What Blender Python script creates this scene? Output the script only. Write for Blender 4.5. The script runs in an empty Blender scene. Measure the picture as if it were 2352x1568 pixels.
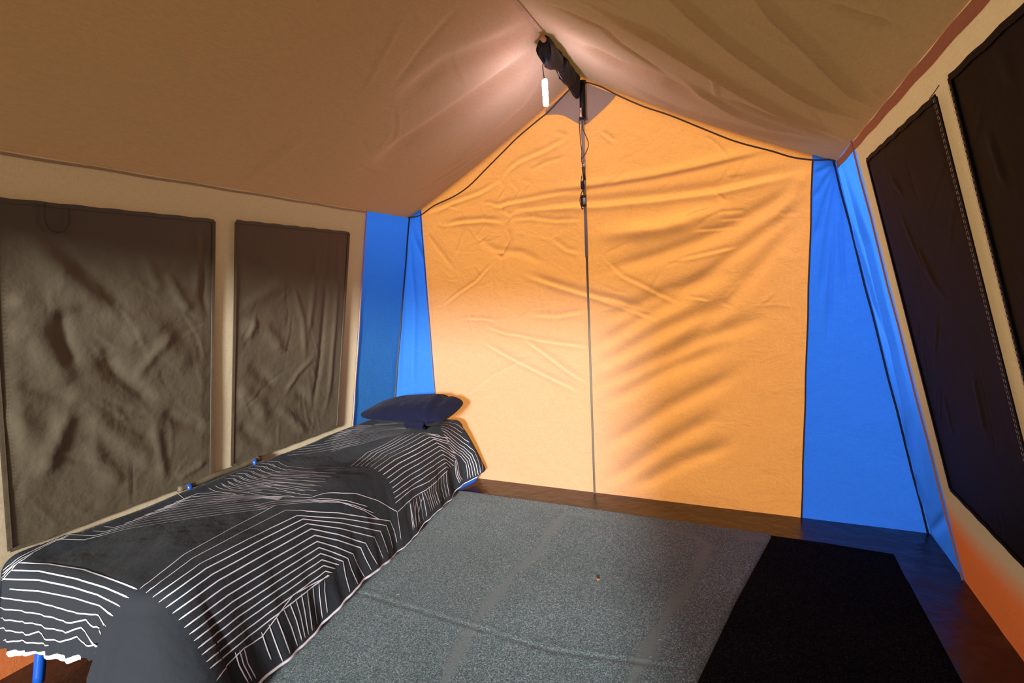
import bpy, bmesh, math, random
import numpy as np
from mathutils import Vector, Matrix
from mathutils.bvhtree import BVHTree
random.seed(4); rng = np.random.default_rng(4)
PI = math.pi
scene = bpy.context.scene
col = scene.collection

# ------------------------------------------------------------------ camera
YAW, PITCH, ROLL, FPX = -0.430963, -0.108277, 0.054643, 1162.179
CAM_H = 1.275
fw = Vector((math.sin(YAW)*math.cos(PITCH), math.cos(YAW)*math.cos(PITCH), math.sin(PITCH)))
rt = Vector((math.cos(YAW), -math.sin(YAW), 0))
dn = -rt.cross(fw)
r2 = rt*math.cos(ROLL) + dn*math.sin(ROLL)
d2 = -rt*math.sin(ROLL) + dn*math.cos(ROLL)
cam_data = bpy.data.cameras.new('camera')
cam_data.sensor_width = 36.0; cam_data.lens = FPX*36.0/2352.0; cam_data.clip_start = 0.02
cam = bpy.data.objects.new('camera', cam_data); col.objects.link(cam)
m3 = Matrix((r2, -d2, -fw)).transposed()
cam.matrix_world = Matrix.Translation((0, 0, CAM_H)) @ m3.to_4x4()
scene.camera = cam

# ------------------------------------------------------------------ light and exposure
scene.view_settings.view_transform = 'Standard'
scene.view_settings.look = 'None'
scene.view_settings.gamma = 1.0
scene.view_settings.use_curve_mapping = False
scene.view_settings.exposure = 0.0
world = bpy.data.worlds.new('sky'); scene.world = world; world.use_nodes = True
wn = world.node_tree; wn.nodes.clear()
wo = wn.nodes.new('ShaderNodeOutputWorld'); wb = wn.nodes.new('ShaderNodeBackground')
tc = wn.nodes.new('ShaderNodeTexCoord'); sx = wn.nodes.new('ShaderNodeSeparateXYZ')
wr = wn.nodes.new('ShaderNodeValToRGB')
wr.color_ramp.elements[0].position = 0.0; wr.color_ramp.elements[0].color = (0.56, 0.55, 0.52, 1)
wr.color_ramp.elements[1].position = 0.9; wr.color_ramp.elements[1].color = (1.0, 0.98, 0.93, 1)
wn.links.new(tc.outputs['Generated'], sx.inputs[0]); wn.links.new(sx.outputs['Z'], wr.inputs[0])
wn.links.new(wr.outputs[0], wb.inputs['Color']); wb.inputs['Strength'].default_value = 3.1
wn.links.new(wb.outputs[0], wo.inputs[0])

def add_sun(name, azim_from, elev, energy, angle, color):
    # azim_from: compass of travel in the floor plane, degrees from +y towards +x
    l = bpy.data.lights.new(name, 'SUN'); l.energy = energy; l.angle = math.radians(angle); l.color = color
    o = bpy.data.objects.new(name, l); col.objects.link(o)
    a = math.radians(azim_from); e = math.radians(elev)
    d = Vector((math.sin(a)*math.cos(e), math.cos(a)*math.cos(e), -math.sin(e)))
    o.rotation_euler = d.to_track_quat('-Z', 'Y').to_euler(); o.location = (-4*d.x, -4*d.y, 5)
    return o
# the low sun looks in through the open front of the tent
add_sun('sun', -15, 9.5, 10.0, 7.0, (1.0, 0.96, 0.88))

# ------------------------------------------------------------------ materials
def new_mat(name):
    m = bpy.data.materials.new(name); m.use_nodes = True
    nt = m.node_tree; nt.nodes.clear()
    out = nt.nodes.new('ShaderNodeOutputMaterial')
    return m, nt, out
def N(nt, kind, **kw):
    n = nt.nodes.new(kind)
    for k, v in kw.items(): n.inputs[k].default_value = v
    return n
def noise_bump(nt, scale, strength, dist=0.002, detail=4, prev=None):
    t = nt.nodes.new('ShaderNodeTexCoord')
    nz = N(nt, 'ShaderNodeTexNoise', Scale=scale, Detail=detail)
    nt.links.new(t.outputs['Object'], nz.inputs['Vector'])
    b = N(nt, 'ShaderNodeBump', Strength=strength, Distance=dist)
    nt.links.new(nz.outputs['Fac'], b.inputs['Height'])
    if prev is not None: nt.links.new(prev.outputs[0], b.inputs['Normal'])
    return b
def canvas(name, colr, trans, weight, crumple=0.25, rough=0.9, mottled=0.08, att=None):
    """woven cloth: reflects colr, lets light through tinted by trans"""
    m, nt, out = new_mat(name); L = nt.links
    t = nt.nodes.new('ShaderNodeTexCoord')
    n1 = N(nt, 'ShaderNodeTexNoise', Scale=5.0, Detail=6.0, Roughness=0.65)
    n1.inputs['Distortion'].default_value = 0.6
    L.new(t.outputs['Object'], n1.inputs['Vector'])
    mp = nt.nodes.new('ShaderNodeMapping'); mp.inputs['Scale'].default_value = (260, 260, 40)
    n2 = N(nt, 'ShaderNodeTexNoise', Scale=1.0, Detail=2.0)
    L.new(t.outputs['Object'], mp.inputs[0]); L.new(mp.outputs[0], n2.inputs['Vector'])
    mp3 = nt.nodes.new('ShaderNodeMapping'); mp3.inputs['Scale'].default_value = (40, 40, 260)
    n3 = N(nt, 'ShaderNodeTexNoise', Scale=1.0, Detail=2.0)
    L.new(t.outputs['Object'], mp3.inputs[0]); L.new(mp3.outputs[0], n3.inputs['Vector'])
    b1 = N(nt, 'ShaderNodeBump', Strength=crumple, Distance=0.03)
    L.new(n1.outputs['Fac'], b1.inputs['Height'])
    ad = nt.nodes.new('ShaderNodeMath'); ad.operation = 'ADD'
    L.new(n2.outputs['Fac'], ad.inputs[0]); L.new(n3.outputs['Fac'], ad.inputs[1])
    b2 = N(nt, 'ShaderNodeBump', Strength=0.25, Distance=0.001)
    L.new(ad.outputs[0], b2.inputs['Height']); L.new(b1.outputs[0], b2.inputs['Normal'])
    mr = nt.nodes.new('ShaderNodeMapRange')
    mr.inputs['From Min'].default_value = 0.6; mr.inputs['From Max'].default_value = 1.4
    mr.inputs['To Min'].default_value = 1-mottled; mr.inputs['To Max'].default_value = 1+mottled
    L.new(ad.outputs[0], mr.inputs['Value'])
    def scaled(c):
        v = nt.nodes.new('ShaderNodeVectorMath'); v.operation = 'SCALE'
        if isinstance(c, tuple): v.inputs[0].default_value = c
        else: L.new(c, v.inputs[0])
        L.new(mr.outputs[0], v.inputs['Scale']); return v.outputs[0]
    if att:
        at = nt.nodes.new('ShaderNodeAttribute'); at.attribute_name = att[0]
        mx = nt.nodes.new('ShaderNodeMix'); mx.data_type = 'RGBA'
        mx.inputs[6].default_value = (*colr, 1); mx.inputs[7].default_value = (*att[1], 1)
        L.new(at.outputs['Fac'], mx.inputs[0])
        mx2 = nt.nodes.new('ShaderNodeMix'); mx2.data_type = 'RGBA'
        mx2.inputs[6].default_value = (*trans, 1); mx2.inputs[7].default_value = (*att[2], 1)
        L.new(at.outputs['Fac'], mx2.inputs[0])
        colr, trans = mx.outputs[2], mx2.outputs[2]
    df = N(nt, 'ShaderNodeBsdfDiffuse', Roughness=rough); L.new(scaled(colr), df.inputs['Color'])
    tr = nt.nodes.new('ShaderNodeBsdfTranslucent'); L.new(scaled(trans), tr.inputs['Color'])
    L.new(b2.outputs[0], df.inputs['Normal']); L.new(b2.outputs[0], tr.inputs['Normal'])
    mix = nt.nodes.new('ShaderNodeMixShader'); mix.inputs[0].default_value = weight
    L.new(df.outputs[0], mix.inputs[1]); L.new(tr.outputs[0], mix.inputs[2]); L.new(mix.outputs[0], out.inputs[0])
    return m
def solid(name, c, rough=0.5, metal=0.0, bump=None, sheen=0.0, spec=0.5, emis=None, estr=0.0, coat=0.0, vary=0.0):
    m, nt, out = new_mat(name)
    p = nt.nodes.new('ShaderNodeBsdfPrincipled'); nt.links.new(p.outputs[0], out.inputs[0])
    p.inputs['Base Color'].default_value = (*c, 1); p.inputs['Roughness'].default_value = rough
    p.inputs['Metallic'].default_value = metal; p.inputs['Specular IOR Level'].default_value = spec
    p.inputs['Sheen Weight'].default_value = sheen; p.inputs['Coat Weight'].default_value = coat
    if emis: p.inputs['Emission Color'].default_value = (*emis, 1); p.inputs['Emission Strength'].default_value = estr
    if bump:
        b = None
        for s, st, d in bump: b = noise_bump(nt, s, st, d, prev=b)
        nt.links.new(b.outputs[0], p.inputs['Normal'])
    if vary:
        t = nt.nodes.new('ShaderNodeTexCoord'); nz = N(nt, 'ShaderNodeTexNoise', Scale=9.0, Detail=6.0)
        nt.links.new(t.outputs['Object'], nz.inputs['Vector'])
        mx = nt.nodes.new('ShaderNodeMix'); mx.data_type = 'RGBA'
        mx.inputs[6].default_value = (*[v*(1-vary) for v in c], 1); mx.inputs[7].default_value = (*[min(1, v*(1+vary)) for v in c], 1)
        nt.links.new(nz.outputs['Fac'], mx.inputs[0]); nt.links.new(mx.outputs[2], p.inputs['Base Color'])
    return m
def carpet_mat(name, base, fleck, smooth, sheen=.15):
    m, nt, out = new_mat(name); L = nt.links
    t = nt.nodes.new('ShaderNodeTexCoord')
    n1 = N(nt, 'ShaderNodeTexNoise', Scale=210.0, Detail=3.0, Roughness=0.8); L.new(t.outputs['Object'], n1.inputs['Vector'])
    n2 = N(nt, 'ShaderNodeTexNoise', Scale=420.0, Detail=2.0); L.new(t.outputs['Object'], n2.inputs['Vector'])
    n4 = N(nt, 'ShaderNodeTexNoise', Scale=2.2, Detail=4.0); L.new(t.outputs['Object'], n4.inputs['Vector'])
    r1 = nt.nodes.new('ShaderNodeValToRGB'); L.new(n1.outputs['Fac'], r1.inputs[0])
    e = r1.color_ramp.elements
    e[0].position = 0.33; e[0].color = (*[v*0.35 for v in base], 1); e[1].position = 0.72; e[1].color = (*fleck, 1)
    k = e.new(0.5); k.color = (*base, 1)
    hs = nt.nodes.new('ShaderNodeMix'); hs.data_type = 'RGBA'; hs.blend_type = 'OVERLAY'; hs.inputs[0].default_value = 0.55
    L.new(r1.outputs[0], hs.inputs[6]); L.new(n2.outputs['Color'], hs.inputs[7])
    ms = nt.nodes.new('ShaderNodeMapRange'); ms.inputs['From Min'].default_value = 0.3; ms.inputs['From Max'].default_value = 0.7
    ms.inputs['To Min'].default_value = 0.82; ms.inputs['To Max'].default_value = 1.15; L.new(n4.outputs['Fac'], ms.inputs['Value'])
    sc_ = nt.nodes.new('ShaderNodeVectorMath'); sc_.operation = 'SCALE'; L.new(hs.outputs[2], sc_.inputs[0]); L.new(ms.outputs[0], sc_.inputs['Scale'])
    at = nt.nodes.new('ShaderNodeAttribute'); at.attribute_name = 'scuff'
    mx = nt.nodes.new('ShaderNodeMix'); mx.data_type = 'RGBA'; L.new(at.outputs['Fac'], mx.inputs[0])
    L.new(sc_.outputs[0], mx.inputs[6]); mx.inputs[7].default_value = (*smooth, 1)
    b = N(nt, 'ShaderNodeBump', Strength=0.7, Distance=0.003); L.new(n1.outputs['Fac'], b.inputs['Height'])
    p = nt.nodes.new('ShaderNodeBsdfPrincipled'); p.inputs['Roughness'].default_value = 0.95
    p.inputs['Sheen Weight'].default_value = sheen; p.inputs['Specular IOR Level'].default_value = 0.1 if sheen else 0.02
    L.new(mx.outputs[2], p.inputs['Base Color']); L.new(b.outputs[0], p.inputs['Normal']); L.new(p.outputs[0], out.inputs[0])
    return m

M = {}
M['roof'] = canvas('khaki_roof_canvas', (0.84, 0.53, 0.34), (0.085, 0.060, 0.012), 0.22, 0.10)
M['beige'] = canvas('beige_wall_canvas', (0.66, 0.57, 0.42), (0.42, 0.25, 0.105), 0.34, 0.12,
                    att=('skirt', (0.70, 0.22, 0.08), (0.9, 0.16, 0.025)))
M['orange'] = canvas('orange_canvas', (0.62, 0.44, 0.36), (1.0, 0.385, 0.075), 0.68, 0.35)
M['blue'] = canvas('blue_canvas', (0.06, 0.26, 0.62), (0.035, 0.20, 1.0), 0.68, 0.2)
M['patch'] = canvas('grey_patch_canvas', (0.55, 0.50, 0.46), (0.42, 0.36, 0.32), 0.3, 0.05)
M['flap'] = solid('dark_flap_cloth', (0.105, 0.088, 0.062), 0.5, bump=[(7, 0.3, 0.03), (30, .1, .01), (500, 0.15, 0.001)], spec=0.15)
M['flap_shaded'] = solid('shaded_flap_cloth', (0.009, 0.008, 0.008), 0.6, bump=[(6, 0.2, 0.02), (500, 0.15, 0.001)], spec=0.06)  # same cloth as the left flaps, right wall's shade put into the colour
M['binding'] = solid('dark_binding', (0.05, 0.042, 0.034), 0.8, bump=[(400, 0.3, 0.002)])
M['seam'] = solid('seam_tape_brown', (0.14, 0.085, 0.05), 0.8)
M['eave'] = canvas('eave_tape_canvas', (0.80, 0.42, 0.25), (0.7, 0.28, 0.12), 0.35, 0.3)
M['eave_pale'] = canvas('eave_tape_pale', (0.62, 0.48, 0.33), (0.25, 0.14, 0.06), 0.3, 0.2)
M['thread'] = solid('pale_thread', (0.55, 0.53, 0.48), 0.8)
M['sheet'] = solid('brown_groundsheet', (0.034, 0.016, 0.012), 0.28, bump=[(14, 0.35, 0.02), (120, 0.2, 0.002)], spec=0.6, vary=0.35)
M['carpet'] = carpet_mat('grey_blue_carpet', (0.080, 0.138, 0.165), (0.42, 0.52, 0.58), (0.145, 0.19, 0.21))
M['dark_area'] = carpet_mat('dark_floor_area', (0.004, 0.005, 0.008), (0.028, 0.030, 0.036), (0.005, 0.005, 0.007), 0.0)
M['steel'] = solid('grey_steel_pole', (0.50, 0.45, 0.50), 0.4, 0.15)
M['steel_dull'] = solid('dull_pole', (0.13, 0.11, 0.09), 0.7)
M['black'] = solid('black_nylon', (0.006, 0.007, 0.011), 0.5, bump=[(60, 0.4, 0.004)], spec=0.3)
M['plastic'] = solid('black_plastic', (0.015, 0.013, 0.013), 0.3)
M['wood'] = solid('tan_pole', (0.42, 0.20, 0.09), 0.6, vary=0.2)
M['chrome'] = solid('bright_metal', (0.8, 0.78, 0.8), 0.15, 1.0)
M['wire'] = solid('dark_brown_wire', (0.05, 0.018, 0.014), 0.45)
M['bluepaint'] = solid('blue_painted_tube', (0.006, 0.06, 0.34), 0.3, spec=0.4, coat=0.2)
M['lamp'] = solid('lamp_tube_glow', (1, 1, 1), 0.4, emis=(0.74, 0.73, 1.0), estr=150.0)
M['cover'] = solid('charcoal_cotton', (0.014, 0.018, 0.025), 0.85, bump=[(11, 0.35, 0.02), (35, 0.35, 0.006), (900, 0.1, 0.0006)], sheen=0.03, spec=0.2)
M['print'] = solid('white_printed_line', (0.55, 0.53, 0.60), 0.8)
M['lining'] = solid('white_lining_cotton', (0.40, 0.385, 0.46), 0.85, bump=[(40, 0.3, 0.005)])
M['pillow'] = solid('navy_cotton', (0.004, 0.005, 0.022), 0.9, bump=[(12, 0.5, 0.03), (30, 0.5, 0.012), (900, 0.1, 0.0006)], sheen=0.02, spec=0.15)
M['mattress'] = solid('grey_ticking', (0.2, 0.2, 0.21), 0.9)
M['strap'] = solid('black_webbing', (0.018, 0.020, 0.020), 0.7, bump=[(300, 0.3, 0.001)])
M['label'] = solid('grey_white_sticker', (0.55, 0.52, 0.55), 0.6)
M['crumb'] = solid('rusty_leaf', (0.45, 0.13, 0.04), 0.8)
M['straw'] = solid('straw', (0.45, 0.36, 0.2), 0.8)
M['grass'] = solid('outside_grass', (0.06, 0.065, 0.035), 0.95, vary=0.4)

# ------------------------------------------------------------------ object helpers
def tag(o, label=None, cat=None, group=None, kind=None):
    if label: o['label'] = label
    if cat: o['category'] = cat
    if group: o['group'] = group
    if kind: o['kind'] = kind
    return o
def link(name, me, mat=None, parent=None, smooth=True):
    o = bpy.data.objects.new(name, me); col.objects.link(o)
    if mat: me.materials.append(mat)
    if smooth: me.polygons.foreach_set('use_smooth', [True]*len(me.polygons))
    if parent: o.parent = parent; o.matrix_parent_inverse = parent.matrix_world.inverted()
    return o
def empty(name, loc):
    o = bpy.data.objects.new(name, None); o.location = loc; col.objects.link(o); o.empty_display_size = .05
    bpy.context.view_layer.update()
    return o
def local(o, parent):
    # keep world geometry while the object's own origin sits with its parent
    return o
def mesh_from(name, P, F):
    me = bpy.data.meshes.new(name); me.from_pydata([tuple(p) for p in P], [], F); me.update(); return me
def grid_mesh(name, P, nu, nv, closed_u=False):
    """P: (nu*nv,3) array in u-major order"""
    P = np.asarray(P, float).reshape(-1, 3)
    i = np.arange(nu if closed_u else nu-1)[:, None]; j = np.arange(nv-1)[None, :]
    i2 = (i+1) % nu
    F = np.stack([i*nv+j, i2*nv+j, i2*nv+j+1, i*nv+j+1], -1).reshape(-1, 4)
    me = bpy.data.meshes.new(name)
    me.vertices.add(len(P)); me.vertices.foreach_set('co', P.ravel())
    me.loops.add(F.size); me.loops.foreach_set('vertex_index', F.ravel())
    me.polygons.add(len(F)); me.polygons.foreach_set('loop_start', np.arange(len(F))*4)
    me.update(calc_edges=True); me.validate()
    return me
def float_attr(me, name, vals):
    a = me.attributes.new(name, 'FLOAT', 'POINT'); a.data.foreach_set('value', np.asarray(vals, np.float32).ravel())
def polyline_pts(pts, step):
    pts = [Vector(p) for p in pts]; out = [pts[0]]
    for a, b in zip(pts, pts[1:]):
        n = max(1, int((b-a).length/step))
        for k in range(1, n+1): out.append(a.lerp(b, k/n))
    return out
def smooth_path(pts, n=8):
    """Catmull-Rom through pts"""
    P = [Vector(p) for p in pts]; P = [P[0]*2-P[1]] + P + [P[-1]*2-P[-2]]; out = []
    for i in range(1, len(P)-2):
        for k in range(n):
            t = k/n; a, b, c, d = P[i-1], P[i], P[i+1], P[i+2]
            out.append(0.5*((2*b)+(c-a)*t+(2*a-5*b+4*c-d)*t*t+(3*b-a-3*c+d)*t**3))
    out.append(P[-2]); return out
def tube_geo(pts, r, seg=10, cap=True):
    pts = [Vector(p) for p in pts]; n = len(pts)
    rr = r if isinstance(r, (list, tuple)) else [r]*n
    V = []; F = []; up = None
    for i, p in enumerate(pts):
        t = (pts[min(i+1, n-1)]-pts[max(i-1, 0)]).normalized()
        if up is None:
            up = Vector((0, 0, 1)) if abs(t.z) < .9 else Vector((1, 0, 0))
        s = t.cross(up).normalized(); up = s.cross(t).normalized()
        for k in range(seg):
            a = 2*PI*k/seg; V.append(p+(s*math.cos(a)+up*math.sin(a))*rr[i])
    for i in range(n-1):
        for k in range(seg):
            F.append((i*seg+k, i*seg+(k+1) % seg, (i+1)*seg+(k+1) % seg, (i+1)*seg+k))
    if cap:
        F.append(tuple(range(seg))[::-1]); F.append(tuple((n-1)*seg+k for k in range(seg)))
    return V, F
def tube(name, pts, r, mat, parent=None, seg=10):
    V, F = tube_geo(pts, r, seg); return link(name, mesh_from(name, V, F), mat, parent)
def soft_box(name, c, size, mat, parent=None, bevel=.01, rot=None, sub=0, warp=None):
    bm = bmesh.new(); bmesh.ops.create_cube(bm, size=1)
    for v in bm.verts: v.co = Vector((v.co.x*size[0], v.co.y*size[1], v.co.z*size[2]))
    if warp:
        bmesh.ops.subdivide_edges(bm, edges=bm.edges[:], cuts=sub, use_grid_fill=True)
    if bevel: bmesh.ops.bevel(bm, geom=[e for e in bm.edges if e.calc_face_angle(0) > .6], offset=bevel, segments=3, affect='EDGES', profile=.6)
    if warp:
        for v in bm.verts: v.co = warp(v.co)
    R = rot.to_matrix().to_4x4() if rot else Matrix()
    bmesh.ops.transform(bm, matrix=Matrix.Translation(c) @ R, verts=bm.verts)
    me = bpy.data.meshes.new(name); bm.to_mesh(me); bm.free()
    return link(name, me, mat, parent)
def ribbon(name, path, width, thick, side, mat, parent=None):
    """flat tape following path; side = direction of its width (Vector or list)"""
    V = []; F = []; n = len(path)
    for i, p in enumerate(path):
        p = Vector(p); t = (Vector(path[min(i+1, n-1)])-Vector(path[max(i-1, 0)])).normalized()
        s = (side[i] if isinstance(side, list) else side); s = (s - t*s.dot(t)).normalized(); nn = t.cross(s).normalized()
        for a, b in ((-1, -1), (1, -1), (1, 1), (-1, 1)): V.append(p+s*a*width/2+nn*b*thick/2)
    for i in range(n-1):
        for k in range(4): F.append((i*4+k, i*4+(k+1) % 4, i*4+4+(k+1) % 4, i*4+4+k))
    F += [(3, 2, 1, 0), tuple((n-1)*4+k for k in range(4))]
    o = link(name, mesh_from(name, V, F), mat, parent, smooth=False)
    return o

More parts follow.
